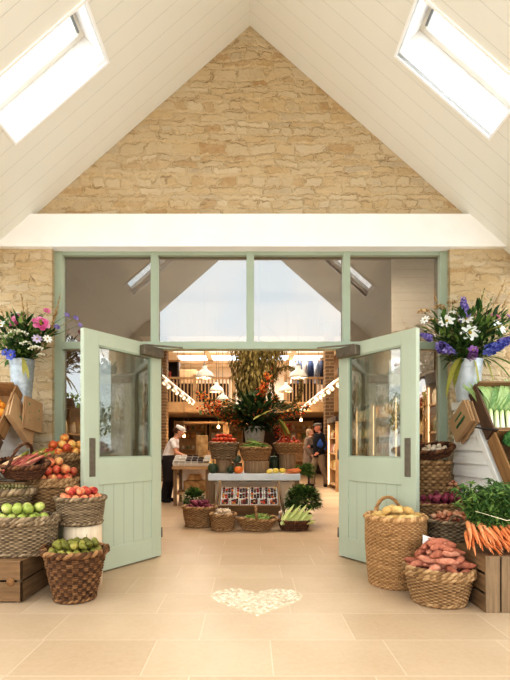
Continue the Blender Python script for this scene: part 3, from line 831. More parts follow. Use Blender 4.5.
NB = basket('small round basket of gooseberries beside the stand', (-1.965, yd(3.72), 0.65), 0.19, 0.14, 0.145, 0.105, 0.12, M['w_grey'], 8, 26, 0.005, 0.04, rim=0.019, turns=14, seed=15, fill=0.03)
m = MB(); 
NUT = [proto('gooseberry', 'gooseberry', MB().blob((0,0,0), (0.0105,0.0105,0.012), 7, 5), M['nut'])]
heap(NUT, NB, dome(0.18, 0.132, 0.0255, 0.112, 3, 16, 0.15, 0.6, 0.012), 'brown green gooseberry in the small round basket', 'gooseberries in the small basket', 17, sc=(1.05, 1.2), D=0.0275)

A2 = basket('broad wicker basket of red apples in the middle of the stand', (-1.775, yd(4.03), 0.50), 0.262, 0.2, 0.20, 0.16, 0.345, M['w_tan'], 18, 28, 0.006, 0.03, rim=0.014, turns=22, seed=18, rimh=0.045, fill=0.022)
RED = fresh(APPLE, M['redapple'])
heap(RED, A2, [p for p in dome(0.285, 0.225, 0.084, 0.362, 3, 19, 0.05, 0.55)], 'red apple heaped in the broad basket mid stand', 'red apples in the broad basket', 20, D=0.083)

A3 = basket('deep wicker basket of gold apples at the top by the window', (-1.80, yd(4.43), 0.70), 0.185, 0.165, 0.15, 0.13, 0.36, M['w_tan'], 18, 24, 0.006, 0.02, rim=0.013, turns=18, seed=21, rimh=0.05, fill=0.02)
GOLD = fresh(APPLE, M['peachapple'])
heap(GOLD, A3, dome(0.235, 0.21, 0.086, 0.385, 3, 22, 0.05, 0.6), 'gold and red apple heaped in the topmost deep basket', 'gold apples in the topmost basket', 23, sc=(0.95, 1.05), D=0.084)

# rhubarb trug
RB = basket('dark wicker trug with arched handle full of rhubarb', (-1.885, yd(3.80), 0.885), 0.215, 0.15, 0.15, 0.10, 0.12, M['w_dark'], 9, 30, 0.006, 0.05, rim=0.013, turns=20, seed=24, fill=0.035, rot=(R(14), R(4), R(-8)),
      handles=[arch((-0.02,-0.15,0.115), (-0.02,0.15,0.115), 0.17, 0.010, (0.05,0,0))])
M['rhub'] = fruit_mat('rhubarb skin', [(0.2, (178,84,72)), (0.5, (208,128,104)), (0.75, (222,184,138)), (0.95, (184,174,104))], 0.45)
def rhub_mb(L):
    m = MB(); m.tube([(-L/2,0,0),(-L/4,0.004,0.004),(0,0.006,0.006),(L/4,0.004,0.004),(L/2,0,0)], [0.010,0.012,0.012,0.011,0.010], 7); return m
RH = proto('rhubarb_stick', 'rhubarb', rhub_mb(0.25), M['rhub'], [('leaf_stub', MB().tube([(0.12,0,0),(0.14,0,0.004),(0.165,0.008,0.008)], [0.010,0.012,0.004], 6), M['yleaf'])])
del RH['_fresh']; rq = random.Random(25)
Wm = Matrix.LocRotScale(RB.location, RB.rotation_euler, None)
for i in range(18):
    q = Wm @ Vector((rq.uniform(-.05,.03)-.06+.015*(i % 9), -0.085+0.17*(i % 9)/8, 0.105+0.026*(i//9)))
    ro = (0, R(rq.uniform(-34,-16)), R(48+rq.uniform(-26, 22)))
    o = RH if i == 0 else dup(RH, q, ro)
    o.location = q; o.rotation_euler = ro; o['label'] = 'pink rhubarb stick in the dark trug'; o['group'] = 'rhubarb in the trug'

# ---------------------------------------------------------------- right of the doors
def hoop(p, q, h, r, out=(0,0,0)): return arch(p, q, h, r, out, 12, 2)
HB = basket('tall woven seagrass basket of potatoes by the open door', (1.205, yd(3.78), 0), 0.236, 0.225, 0.205, 0.2, 0.555, M['w_pale'], 30, 40, 0.011, 0.05, 'coil', 0.016, 30,
      [hoop((-0.10,0.225,0.53), (0.12,0.225,0.53), 0.16, 0.012, (0,0.02,0)), hoop((-0.2,-0.13,0.50), (-0.1,-0.21,0.50), -0.06, 0.008, (0,-0.03,0))], 0.05, seed=31, sub=4, foot=False)
POT = [proto('potato', 'potato', tuber_mb(0.10, 0.033, rg, 0.42, 0.05), M['potato']) for _ in range(2)]
heap(POT, HB, dome(0.225, 0.215, 0.086, 0.552, 2, 32, 0.08, 0.45), 'pale potato in the tall seagrass basket', 'potatoes in the tall basket', 33, 0.5, D=0.08)
SB = basket('round wicker basket of sweet potatoes standing in front', (1.385, yd(3.35), 0), 0.24, 0.225, 0.185, 0.175, 0.255, M['w_tan'], 16, 30, 0.008, 0.03, rim=0.013, turns=18, seed=34, rimh=0.04, fill=0.08, wob=0.008)
SWEET = [proto('sweet_potato', 'sweet potato', tuber_mb(0.145, 0.026, rg, 0.6, 0.10), M['sweet']), proto('sweet_potato', 'sweet potato', tuber_mb(0.12, 0.029, rg, 0.6, -0.08), M['sweet']), proto('sweet_potato', 'sweet potato', tuber_mb(0.165, 0.025, rg, 0.55, 0.14), M['sweet'])]
rq = random.Random(35); k = 0
for L, (n, zz, rr) in enumerate(((18, 0.235, 0.185), (18, 0.28, 0.175), (15, 0.325, 0.145), (12, 0.365, 0.11), (7, 0.405, 0.07), (3, 0.435, 0.03))):
    for i in range(n):
        a = 2*PI*i/n+L*0.7; rad = rr*(0.55 if i % 2 and n > 4 else 1.0)
        pr = SWEET[k % 3]; q = SB.location+Vector((rad*math.cos(a), rad*math.sin(a)*0.9, zz))
        ro = (rq.uniform(-.3,.3), rq.uniform(-.25,.25), rq.uniform(-0.6, 0.9) if rq.random() < .75 else rq.uniform(0, PI))
        o = pr if k < 3 else dup(pr, q, ro)
        if k < 3: del pr['_fresh']
        o.location = q; o.rotation_euler = ro; s_ = rq.uniform(.9, 1.1); o.scale = (s_,)*3
        o['label'] = 'pink sweet potato heaped in the round wicker basket'; o['group'] = 'sweet potatoes in the round basket'; k += 1
m = MB(); m.box((0,0,0), (0.11, 0.003, 0.085)); cd = obj('price_card', m, M['white']); tag(cd, 'blank white card tucked behind the sweet potatoes', 'card'); cd.location = (1.37, yd(3.49), 0.405); cd.rotation_euler = (R(-25), R(18), R(10))

SH = basket('grey two-handled wicker basket of shallots', (1.745, yd(3.91), 0), 0.215, 0.165, 0.18, 0.135, 0.50, M['w_grey'], 24, 28, 0.007, 0.03, rim=0.012, turns=18, seed=36, fill=0.05,
      handles=[hoop((-0.10,-0.15,0.495), (0.0,-0.168,0.495), 0.07, 0.007), hoop((0.06,0.155,0.495), (0.15,0.12,0.495), 0.08, 0.007)])
SHAL = [proto('shallot', 'shallot', MB().blob((0,0,0), (0.017,0.017,0.027), 9, 7, None, 0.5, rg, 0.05), M['shallot'])]
heap(SHAL, SH, dome(0.20, 0.15, 0.042, 0.49, 2, 37, 0.12, 0.6, 0.02), 'brown shallot in the grey two-handled basket', 'shallots in the grey basket', 38, D=0.046)

RO = basket('broad wicker basket of red onions', (1.79, yd(4.24), 0.0), 0.27, 0.115, 0.25, 0.10, 0.60, M['w_tan'], 28, 34, 0.006, 0.02, rim=0.011, turns=22, seed=39, fill=0.05)
RON = [proto('red_onion', 'onion', apple_mb(0.062, rg), M['redonion'], [('stalk', MB().tube([(0,0,.022),(0,0,.04),(.006,0,.055)], [.007,.004,.002], 6), M['stem'])])]
heap(RON, RO, dome(0.255, 0.11, 0.06, 0.59, 2, 40, 0.08, 0.6), 'red onion in the broad wicker basket', 'red onions in the broad basket', 41, D=0.067)
BK = basket('low wicker basket of shallots between the onions and the cladding', (1.945, yd(4.46), 0.525), 0.10, 0.09, 0.09, 0.085, 0.21, M['w_tan'], 11, 22, 0.006, 0.02, rim=0.012, turns=14, seed=42, fill=0.04)
SH2 = fresh(SHAL)
heap(SH2, BK, dome(0.09, 0.08, 0.038, 0.20, 2, 43, 0.12, 0.6), 'brown shallot in the low basket by the cladding', 'shallots in the low basket', 44, D=0.046)
TB = basket('tall tan wicker basket under the dish of garlic', (1.80, yd(4.515), 0.525), 0.172, 0.14, 0.155, 0.125, 0.455, M['w_tan'], 12, 20, 0.011, 0.02, 'coil', 0.014, 18, seed=45, fill=0.03, cat='basket')
rs = thing('display_stand', 'low wooden stand behind the basket of red onions', 'display stand', (1.84, yd(4.5), 0))
m = MB(); m.span((-0.20, -0.09, 0.49), (0.21, 0.17, 0.52)); m.span((-0.20, 0.10, 0.0), (-0.17, 0.17, 0.49)); m.span((0.18, 0.10, 0.0), (0.21, 0.17, 0.49)); obj('step', m, M['crate'], rs, bevel=0.004)
GA = basket('shallow dark wicker dish of garlic tilted on the tall basket', (1.815, yd(4.49), 1.035), 0.185, 0.145, 0.14, 0.105, 0.09, M['w_dark'], 8, 26, 0.007, 0.06, rim=0.014, turns=16, seed=46, fill=0.035, rot=(R(14), R(-9), 0))
GAR = [proto('garlic_bulb', 'garlic', MB().lathe([(0.001,-.017),(.014,-.018),(.024,-.010),(.025,0),(.018,.012),(.008,.022),(.004,.032),(.003,.042)], 10), M['garlic'])]
heap(GAR, GA, dome(0.155, 0.115, 0.054, 0.068, 1, 47, 0.08, 0.55, 0.02), 'white garlic bulb in the shallow dark dish', 'garlic in the dark dish', 48, D=0.052)

# carrots on the upright crate
def end_crate(label, lo, hi):
    x0, y0, z0 = lo; x1, y1, z1 = hi
    t = thing('wooden_crate', label, 'crate', ((x0+x1)/2, (y0+y1)/2, z0)); a, b, h = (x1-x0)/2, (y1-y0)/2, z1-z0
    n = 3; sh = (h-0.02*(n-1))/n
    for i in range(n):
        for sx in (-1, 1):
            m = MB(); lo_ = min(sx*a, sx*(a-0.016)); m.span((lo_, -b+0.018, i*(sh+0.02)), (lo_+0.016, b, i*(sh+0.02)+sh)); obj('side_slat', m, M['crate_y'], t, bevel=0.003)
    k = 4; bw = (2*a-0.012*(k-1))/k
    for i in range(k):
        m = MB(); m.span((-a+i*(bw+0.012), -b, 0), (-a+i*(bw+0.012)+bw, -b+0.018, h)); obj('end_board', m, M['crate_z'], t, bevel=0.003)
    m = MB(); m.span((-a+0.016, -b+0.018, h-0.02), (a-0.016, b, h-0.004)); m.span((-a+0.016, b-0.016, 0), (a-0.016, b, h-0.02)); obj('top_board', m, M['crate'], t)
    return t
end_crate('upright slatted crate under the bunched carrots', (1.61, yd(3.11), 0), (2.03, yd(3.56), 0.385))
def carrot_mb(L, r, rng):
    m = MB(); n = 9; pts = []; rs_ = []; ph = rng.random()*6
    for i in range(n+1):
        t = i/n; pts.append((0.02*L*math.sin(4*t+ph), -L*t, 0.015*L*math.sin(3*t+ph)))
        rs_.append(r*(0.75 if i == 0 else 1.0)*(1-t**1.5*0.92)*(1+0.05*math.sin(17*t+ph)))
    m.tube(pts, rs_, 8); return m
def frond_mb(rng, L=0.34):
    m = MB()
    for s in range(5):
        d = Vector((rng.uniform(-.34,.34), rng.uniform(0.15,0.8), rng.uniform(0.6,1.2))).normalized()
        pts = [Vector((0,0.0,0))]; l = L*rng.uniform(.7, 1.1); n = 7
        for i in range(1, n+1): pts.append(pts[-1]+(d+Vector((0,0.02,-0.035))*i).normalized()*l/n)
        m.tube(pts, [0.0035]+[0.0025]*(n-1)+[0.001], 4, tint=0.55)
        for i in range(2, n+1):
            for q in range(9):
                dd = Vector((rng.uniform(-1,1), rng.uniform(-1,1), rng.uniform(-.5,1)))
                m.leaf(pts[i], dd, rng.uniform(.025,.06), rng.uniform(.012,.022), 0.3, rng.uniform(.1,.95), n=2)
    return m
CAR = [MB() for _ in range(3)]
CAR = [mesh_of(carrot_mb(L, r_, rg), 'carrot', M['carrot']) for L, r_ in ((0.24, 0.0185), (0.27, 0.0165), (0.22, 0.020))]
FRO = [mesh_of(frond_mb(rg, 0.30), 'carrot_top', M['leaf']) for _ in range(3)]
rq = random.Random(51)
for bi, (bx_, lab) in enumerate(((1.675, 'bunch of orange carrots with green tops over the corner of the upright crate'), (1.775, 'second bunch of orange carrots along the upright crate, beside the corner bunch'),
                               (1.885, 'third bunch of orange carrots along the upright crate'), (1.99, 'outermost bunch of orange carrots with tops on the upright crate'))):
    bt = thing('carrot_bunch', lab, 'carrots', (bx_, yd(3.35), 0.43), group='bunched carrots on the crate')
    for L in range(4):
        n = (6, 6, 5, 4)[L]
        for i in range(n):
            o = bpy.data.objects.new('carrot', CAR[(i+L) % 3]); col.objects.link(o); o.parent = bt
            x = (i-(n-1)/2)*0.026+rq.uniform(-.004, .004)
            o.location = (x, 0.02*L+rq.uniform(-.015,.015), 0.045+L*0.034); yaw = x*4.0+(-0.22 if bi == 0 else 0)
            o.rotation_euler = (R(15+L*3+rq.uniform(-3, 5)), 0, yaw+rq.uniform(-.06,.06))
            if (i+L) % 2 == 0 and (bi or i > 1):
                f = bpy.data.objects.new('carrot_top', FRO[(i+bi) % 3]); col.objects.link(f); f.parent = o; f.rotation_euler = (0, rq.uniform(-.3,.3), rq.uniform(-.5,.5) if bi else rq.uniform(-.8,-.1)); f.scale = (1,1,1) if bi else (.82,.82,.82)
m = MB(); m.tube([(0,0.0,0),(0.10,-0.045,-0.03),(0.2,-0.06,-0.06),(0.3,-0.03,-0.05)], 0.0035, 6)
tie = obj('string_tie', m, plain('pale string', (226,214,180), None, 5, 0.8)); tag(tie, 'pale string tied round the carrot tops', 'string'); tie.location = (1.66, yd(3.36)+0.0, 0.66)

for p in APPLE:
    for c in list(p.children): bpy.data.objects.remove(c)
    bpy.data.objects.remove(p)
# ================================================================ CLAD STANDS, SLOPING CRATES, BAGS, VASES, FLOWERS
XS = 2.06
PROF = [(4.62, 0.0), (4.62, 1.555), (4.28, 1.555), (3.47, 0.50), (3.47, 0.0)]   # (depth, height)
sl_d, sl_z = 3.47-4.28, 0.50-1.555; sl_l = math.hypot(sl_d, sl_z)
def clad_stand(s, label):
    XS = 2.06 if s > 0 else 2.22
    t = thing('display_stand', label, 'display stand', (s*2.38, yd(4.1), 0))
    ox, oy = s*2.38, yd(4.1)
    m = MB(); m.prism([(yd(d)-oy, z) for d, z in PROF], s*(XS+0.02)-ox, s*2.70-ox, 0); obj('carcass', m, M['clad'], t, smooth=False)
    z = 0.0; bh = 0.122
    dl = lambda zz: 3.47+0.04 if zz <= 0.5 else 3.47+(zz-0.5)/(1.555-0.5)*(4.28-3.47)+0.04
    m = MB()
    while z < 1.5:
        z1 = min(z+bh, 1.5)
        for k in (0,):
            x_lo = s*(XS-0.012); x_hi = s*(XS+0.006); xi = s*(XS+0.02)
            P = [(x_lo-ox, yd(dl(z))-oy, z), (x_lo-ox, yd(4.61)-oy, z), (x_hi-ox, yd(4.61)-oy, z1), (x_hi-ox, yd(dl(z1))-oy, z1),
                 (xi-ox, yd(dl(z))-oy, z), (xi-ox, yd(4.61)-oy, z), (xi-ox, yd(4.61)-oy, z1), (xi-ox, yd(dl(z1))-oy, z1)]
            m.add(P, [(0,1,2,3),(7,6,5,4),(0,4,5,1),(1,5,6,2),(2,6,7,3),(3,7,4,0)], None, 0.5, True)
        z += bh
    obj('cladding', m, M['clad'], t)
    m = MB(); m.bar((s*XS-ox, yd(4.29)-oy, 1.53), (s*XS-ox, yd(3.48)-oy, 0.475), 0.05, 0.06); obj('sloping_trim', m, M['white'], t, bevel=0.004)
    m = MB(); m.span((s*(XS-(0.02 if s > 0 else .13))-ox, yd(4.62)-oy, 1.50), (s*2.70-ox, yd(4.27)-oy, 1.575)); obj('top_board', m, M['white'], t, bevel=0.004)
    return t
clad_stand(-1, 'white clad sloping stand behind the apple baskets')
clad_stand(1, 'white clad sloping stand behind the carrots and onions')

# frame of the slope: local x outwards from the middle, local y up the slope, local z off the slope
def slope_frame(s, along, out, lift=0.0):
    """along: metres down the slope from its top; out: metres outward from the clad face"""
    uy = Vector((0, -sl_d/sl_l, -sl_z/sl_l)); ux = Vector((1, 0, 0)); uz = ux.cross(uy)
    p = Vector((s*((XS if s > 0 else 2.14)+out), yd(4.28), 1.555))-uy*along+uz*lift
    return Matrix(((ux.x,uy.x,uz.x,p.x),(ux.y,uy.y,uz.y,p.y),(ux.z,uy.z,uz.z,p.z),(0,0,0,1)))
def slope_crate(s, label, along, length, h=0.15, width=0.5, mats=('darkplank', 'crate'), handhole=True):
    Q = slope_frame(s, along, width/2-0.015, 0.055)
    r = thing('wooden_crate', label, 'crate'); r.matrix_basis = Q
    L = length/2; W = width/2; t = 0.018
    m = MB(); m.span((-s*W-0.009, -L, 0), (-s*W+0.009, L, h)); obj('side_board', m, M[mats[0]], r, bevel=0.003)
    m = MB(); m.span((s*W-0.009, -L, 0), (s*W+0.009, L, h)); obj('side_board', m, M[mats[0]], r, bevel=0.003)
    m = MB(); m.span((-W+0.012, L-t, 0), (W-0.012, L, h+0.035)); obj('end_board', m, M[mats[1]], r, bevel=0.003)
    if handhole:
        hh = MB(); hh.span((-0.06, L-t-0.002, h-0.035), (0.06, L-t+0.001, h-0.012)); obj('hand_hole_shade', hh, M['holemat'], r)  # dark slip on the board painted as the shade inside the hole
    m = MB(); m.span((-W+0.012, -L, 0), (W-0.012, -L+t, h)); obj('end_board', m, M[mats[1]], r, bevel=0.003)
    m = MB(); m.span((-W+0.012, -L+t, 0.0), (W-0.012, L-t, 0.012)); obj('bottom_board', m, M[mats[1]], r)
    return r, Q
M['holemat'] = plain('hollow shade', (66,46,32), None, 5, 0.9)
# right: leeks above, broccoli below
LC, LQ = slope_crate(1, 'dark planked crate of leeks high on the sloping stand', 0.235, 0.53, 0.15, 0.50)
BC, BQ = slope_crate(1, 'brown planked crate of broccoli below the leeks', 0.80, 0.55, 0.14, 0.52, ('brownplank', 'brownplank'), False)
for k in range(3):
    m = MB(); p = BQ @ Vector((-0.275, -0.15+0.14*k, 0.07)); m.tube([(0,0,-.05),(0,0,.05)], 0.003, 5)
# a black wire hook that joins the crates
m = MB(); a = LQ @ Vector((-0.285, -0.10, -0.03)); b = LQ @ Vector((-0.285, -0.29, 0.17))
m.tube([a, a.lerp(b, 0.5)+Vector((-.01,0,0)), b, b+Vector((0.05,0.0,0.0))], 0.008, 6); hk = obj('metal_strap', m, plain('black iron', (44,40,36), None, 8, 0.5)); tag(hk, 'black iron strap on the plank where the leek crate ends', 'strap')
M['leek'] = tinted('leek', (240,240,214), (206,220,150), (92,130,62), 0.45, 0.4)
rq = random.Random(61)
def leek_mb(rng):
    m = MB(); n = 6
    m.tube([(0,-0.21+0.26*i/n,0) for i in range(n+1)], [0.010,0.019,0.019,0.018,0.018,0.019,0.020], 9, tint=[0.02,0.05,0.08,0.15,0.3,0.45,0.6])
    for k in range(6):
        a = (k-2.5)*0.23+rng.uniform(-.06,.06); L = rng.uniform(.24,.36)
        m.leaf((0.004*(k-2.5), 0.03, 0.004*k), (math.sin(a), math.cos(a), 0.30+rng.uniform(0,.3)), L, 0.05, 0.45, rng.uniform(.7,.98), n=5, tip=0.15, root=0.8)
    return m
LK = [proto('leek', 'leek', leek_mb(rq), M['leek']) for _ in range(3)]
for i in range(16):
    row = i // 8; x = -0.20+0.4*((i % 8)+0.5*row)/8.2; pr = LK[i % 3]
    Qm = LQ @ Matrix.Translation((x, -0.02+rq.uniform(-.03,.02), 0.035+0.042*row)) @ Matrix.Rotation(rq.uniform(-.12,.12)-0.15, 4, 'Z') @ Matrix.Rotation(0.08, 4, 'X')
    o = pr if i < 3 else dup(pr, (0,0,0))
    if i < 3: del pr['_fresh']
    o.matrix_basis = Qm; o['label'] = 'white and green leek lying in the upper sloping crate'; o['group'] = 'leeks in the crate'
M['broc'] = tinted('broccoli head', (30,66,34), (62,108,56), (104,146,84), 0.8, 0.15)
def broc_mb(rng):
    m = MB()
    for i in range(60):
        t = math.acos(1-1.25*(i+.5)/60); a = i*2.39996
        d = Vector((math.sin(t)*math.cos(a), math.sin(t)*math.sin(a), math.cos(t)))
        m.blob(d*0.068+Vector((0,0,.02)), rng.uniform(.016,.024), 7, 5, None, rng.uniform(.2,.9), rng, .12)
    m.blob((0,0,.02), 0.062, 10, 7, None, 0.2); return m
def broc_stem(): return MB().tube([(0,0,.01),(0,0,-.04),(0,0,-.075)], [0.032,0.024,0.022], 9, tint=0.7)
BR = [proto('broccoli', 'broccoli', broc_mb(rq), M['broc'], [('stalk', broc_stem(), M['yleaf'])])]
for i, (x, y, z) in enumerate(((-0.13,0.17,.13),(0.06,0.17,.13),(-0.15,0.0,.13),(0.04,0.01,.13),(-0.12,-0.16,.13),(0.07,-0.15,.13),(-0.04,0.09,.235),(-0.05,-0.08,.235))):
    Qm = BQ @ Matrix.Translation((x, y, z)) @ Euler((R(35)+rq.uniform(-.2,.2), rq.uniform(-.3,.3), rq.uniform(0,6))).to_matrix().to_4x4()
    o = BR[0] if i == 0 else dup(BR[0], (0,0,0))
    if i == 0: del o['_fresh']
    o.matrix_basis = Qm; o['label'] = 'dark green broccoli head in the lower sloping crate'; o['group'] = 'broccoli in the crate'
# left: oranges above, bare slatted crate below
OC, OQ = slope_crate(-1, 'brown crate of oranges high on the sloping stand', 0.235, 0.53, 0.14, 0.50, ('brownplank', 'brownplank'), False)
OC2, OQ2 = slope_crate(-1, 'dark planked crate lower on the stand, below the oranges', 0.80, 0.55, 0.12, 0.52, ('darkplank', 'crate'), False)
OR = [proto('orange', 'orange', MB().blob((0,0,0), 0.040, 14, 9, None, .5, rq, .01), M['orange'])]
pts = [tuple(p) for p in dome(0.235, 0.235, 0.085, 0.055, 2, 62, 0.04, 0.7)]
heap(OR, OQ, pts, 'ripe orange in the upper sloping crate', 'oranges in the sloping crate', 63, D=0.083)
LM = fresh(OR, M['apple']); LM[0].name = 'apple'; LM[0]['category'] = 'apple'
heap(LM, OQ2, [tuple(p) for p in dome(0.235, 0.245, 0.085, 0.055, 1, 64, 0.04, 0.7)], 'red apple in the lower sloping crate', 'apples in the lower sloping crate', 65, D=0.083)

# kraft bags hung on the stands, flat against the planes facing the middle
def kraft_bag(s, x, cen, e1, e2, l1, l2, thick, label, marks, name='paper_bag'):
    """cen/e1/e2 are (depth, height); the face looks at the middle of the porch"""
    a = Vector((0, e1[0], e1[1])).normalized(); b = Vector((0, e2[0], e2[1])).normalized(); n = Vector((-s, 0, 0))
    p = Vector((s*x, yd(cen[0]), cen[1]))
    # make a right-handed frame
    if a.cross(b).dot(n) < 0: n2 = -n
    else: n2 = n
    Q = Matrix(((a.x,b.x,n2.x,p.x),(a.y,b.y,n2.y,p.y),(a.z,b.z,n2.z,p.z),(0,0,0,1))); sg = 1 if n2 == n else -1
    r = thing(name, label, 'paper bag'); r.matrix_basis = Q
    m = MB(); h = thick/2
    P = []
    for (u, w, k) in ((-1, 1, 1), (-0.9, 0.5, 1), (0.9, 0.5, 1), (1, 1, 1)): pass
    # gusseted section along a, extruded along b
    sec = [(-l1/2, -h), (l1/2, -h), (l1/2-0.004, -h*0.3), (l1/2-0.02, 0), (l1/2-0.004, h*0.3), (l1/2, h), (-l1/2, h), (-l1/2+0.004, h*0.3), (-l1/2+0.02, 0), (-l1/2+0.004, -h*0.3)]
    ny = 5; vs = []; k = len(sec)
    for j in range(ny+1):
        t = j/ny; y = -l2/2+l2*t; f = 1-0.25*t
        for (u, w) in sec: vs.append((u, y, w*f))
    fs = [(j*k+i, j*k+(i+1) % k, (j+1)*k+(i+1) % k, (j+1)*k+i) for j in range(ny) for i in range(k)]+[tuple(reversed(range(k))), tuple(ny*k+i for i in range(k))]
    m.add(vs, fs, None, .5, True); obj('paper', m, M['kraft'], r, smooth=False)
    z = sg*(h+0.0015)
    for q in marks:
        g = MB()
        kind, u, w, su, sw = q
        if kind == 'line':
            # a hand-lettered line: short joined strokes too small to read
            n_ = int(su/0.012); rr = random.Random(int(u*999)+7)
            pts = []
            for i in range(n_*2+1): pts.append((u-su/2+su*i/(n_*2), w+(sw/2 if i % 2 else -sw/2)*rr.uniform(.5, 1.0), z))
            g.tube(pts, 0.0028, 4)
        else:
            for da in (-0.6, 0, 0.6):
                d = Vector((math.sin(da), math.cos(da), 0)); g.leaf((u, w, z), d, su, su*0.5, 0.0, up=(0,0,1), n=3)
        obj('printed_mark', g, M['print'], r)
    return r
kraft_bag(1, 1.985, (4.275, 1.37), (.337,-.22), (-.104,-.193), 0.38, 0.235, 0.05, 'brown kraft paper bag with green print hung on the white stand by the leeks',
          [('line', -0.02, 0.02, 0.20, 0.035), ('line', -0.01, -0.045, 0.15, 0.02)])
kraft_bag(1, 2.026, (4.262, 1.355), (.337,-.22), (-.104,-.193), 0.38, 0.235, 0.026, 'plain kraft paper bag tucked behind the printed one by the leeks', [])
kraft_bag(-1, 2.048, (4.30, 1.43), (1,-.12), (.12, 1), 0.34, 0.295, 0.03, 'upright kraft paper bag with small green leaf print on the stand',
          [('leafs', -0.11, 0.075, 0.025, 0), ('leafs', 0.09, 0.05, 0.02, 0), ('leafs', -0.10, 0.0, 0.015, 0), ('leafs', 0.09, -0.03, 0.02, 0), ('leafs', -0.09, -0.07, 0.015, 0), ('leafs', 0.0, 0.02, 0.012, 0)])
kraft_bag(-1, 2.088, (4.165, 1.375), (.36,-.216), (.245,.19), 0.43, 0.30, 0.044, 'slanting kraft paper bag with green print behind the upright bag',
          [('leafs', 0.02, 0.04, 0.05, 0), ('line', -0.02, -0.03, 0.12, 0.02)])

# the two metal vases
def vase(label, loc, rt, rb, h, mat, ring=True):
    t = thing('metal_vase', label, 'vase', loc)
    m = MB(); m.lathe([(0.001,0.0),(rb*0.98,0.0),(rb,0.01),(rb+(rt-rb)*0.55,h*0.5),(rt,h*0.9),(rt*1.03,h-0.012),(rt*1.06,h-0.006),(rt*1.05,h),(rt*0.99,h),(rt*0.97,h-0.02),(rb*0.95,0.03),(0.001,0.03)], 32); obj('body', m, mat, t)
    for zz in ((h*0.80,) if ring else (h*0.1, h*0.86)):
        m = MB()
        rr = rb+(rt-rb)*(0.55+0.45*(zz/h-0.5)/0.4 if zz > h*.5 else 0.55*zz/h/0.5)
        m.tube([((rr+.002)*math.cos(2*PI*k/40), (rr+.002)*math.sin(2*PI*k/40), zz) for k in range(40)], 0.005, 6, True)
        obj('band', m, mat, t)
    return t
VL = at(22, 408, 4.43); VR = at(467.5, 401, 4.45)
vase('galvanised steel vase holding meadow flowers on the stand', (VL.x, VL.y, 1.576), 0.112, 0.085, 0.40, M['steel'], False)
vase('white zinc vase holding delphiniums and daisies on the stand', (VR.x, VR.y, 1.576), 0.135, 0.10, 0.40, M['zinc'])

M['petal_pink'] = tinted('pink petals', (196,60,120), (226,112,164), (246,178,206), 0.5, .2, .2)
M['petal_white'] = tinted('white petals', (228,224,206), (246,244,236), (255,255,252), 0.5, .2, .2)
M['petal_cream'] = tinted('cream florets', (206,200,158), (236,232,206), (250,248,236), 0.6, .2, .1)
M['petal_violet'] = tinted('violet petals', (84,66,140), (126,108,182), (174,158,214), 0.5, .2, .15)
M['petal_purple'] = tinted('purple petals', (104,56,124), (150,96,168), (194,148,202), 0.5, .2, .15)
M['petal_blue'] = tinted('blue petals', (48,54,136), (84,92,180), (130,138,208), 0.5, .2, .15)
M['petal_mauve'] = tinted('mauve petals', (180,150,190), (214,196,222), (236,226,240), 0.5, .2, .15)
M['eye'] = plain('flower eye', (196,170,60), (150,120,40), 40, 0.7)
def bloom(c, d, r, n, rng, wide=0.6, cup=0.25, layers=1):
    m = MB(); d = Vector(d).normalized(); a = d.orthogonal().normalized(); b = d.cross(a); c = Vector(c)
    for L in range(layers):
        for k in range(n):
            th = 2*PI*(k+0.5*L)/n; q = a*math.cos(th)+b*math.sin(th)
            m.leaf(c+q*r*0.1, q+d*(cup+0.35*L), r*(1-0.25*L), r*wide, 0.12, rng.uniform(.25,.95), up=d, n=3, tip=0.5, root=0.5)
    e = MB(); e.blob(c+d*r*0.08, r*0.2, 7, 5, None, .5)
    return m, e
def spike(c, d, L, r, rng):
    m = MB(); c = Vector(c); d = Vector(d).normalized(); a = d.orthogonal().normalized(); b = d.cross(a)
    for i in range(34):
        t = i/33; th = i*2.4; q = (a*math.cos(th)+b*math.sin(th)); rr = r*(1-0.65*t)
        p = c+d*L*t+q*rr*0.7
        for k in range(4):
            ph = k*PI/2+rng.random(); s1 = q.orthogonal().normalized(); s2 = q.cross(s1)
            m.leaf(p, s1*math.cos(ph)+s2*math.sin(ph)+q*.4, rr*0.75, rr*.6, .1, rng.random(), up=q, n=2, tip=.5, root=.5)
    return m
def umbel(c, d, r, rng):
    m = MB(); c = Vector(c)
    for i in range(26):
        a = i*2.4; q = math.sqrt((i+.5)/26)
        m.blob(c+Vector((q*r*math.cos(a), q*r*math.sin(a)*.8, r*.4*(1-q*q)+rng.uniform(-.006,.006))), r*rng.uniform(.12,.17), 6, 4, None, rng.random())
    return m
def plume(c, d, L, rng):
    m = MB(); c = Vector(c); d = Vector(d).normalized()
    for i in range(60):
        t = rng.random(); q = Vector((rng.uniform(-1,1), rng.uniform(-1,1), rng.uniform(-1,1)))*.35+d
        m.leaf(c+d*L*t*.9, q, L*.2*(1.15-t), .006, .2, rng.random(), n=2)
    return m
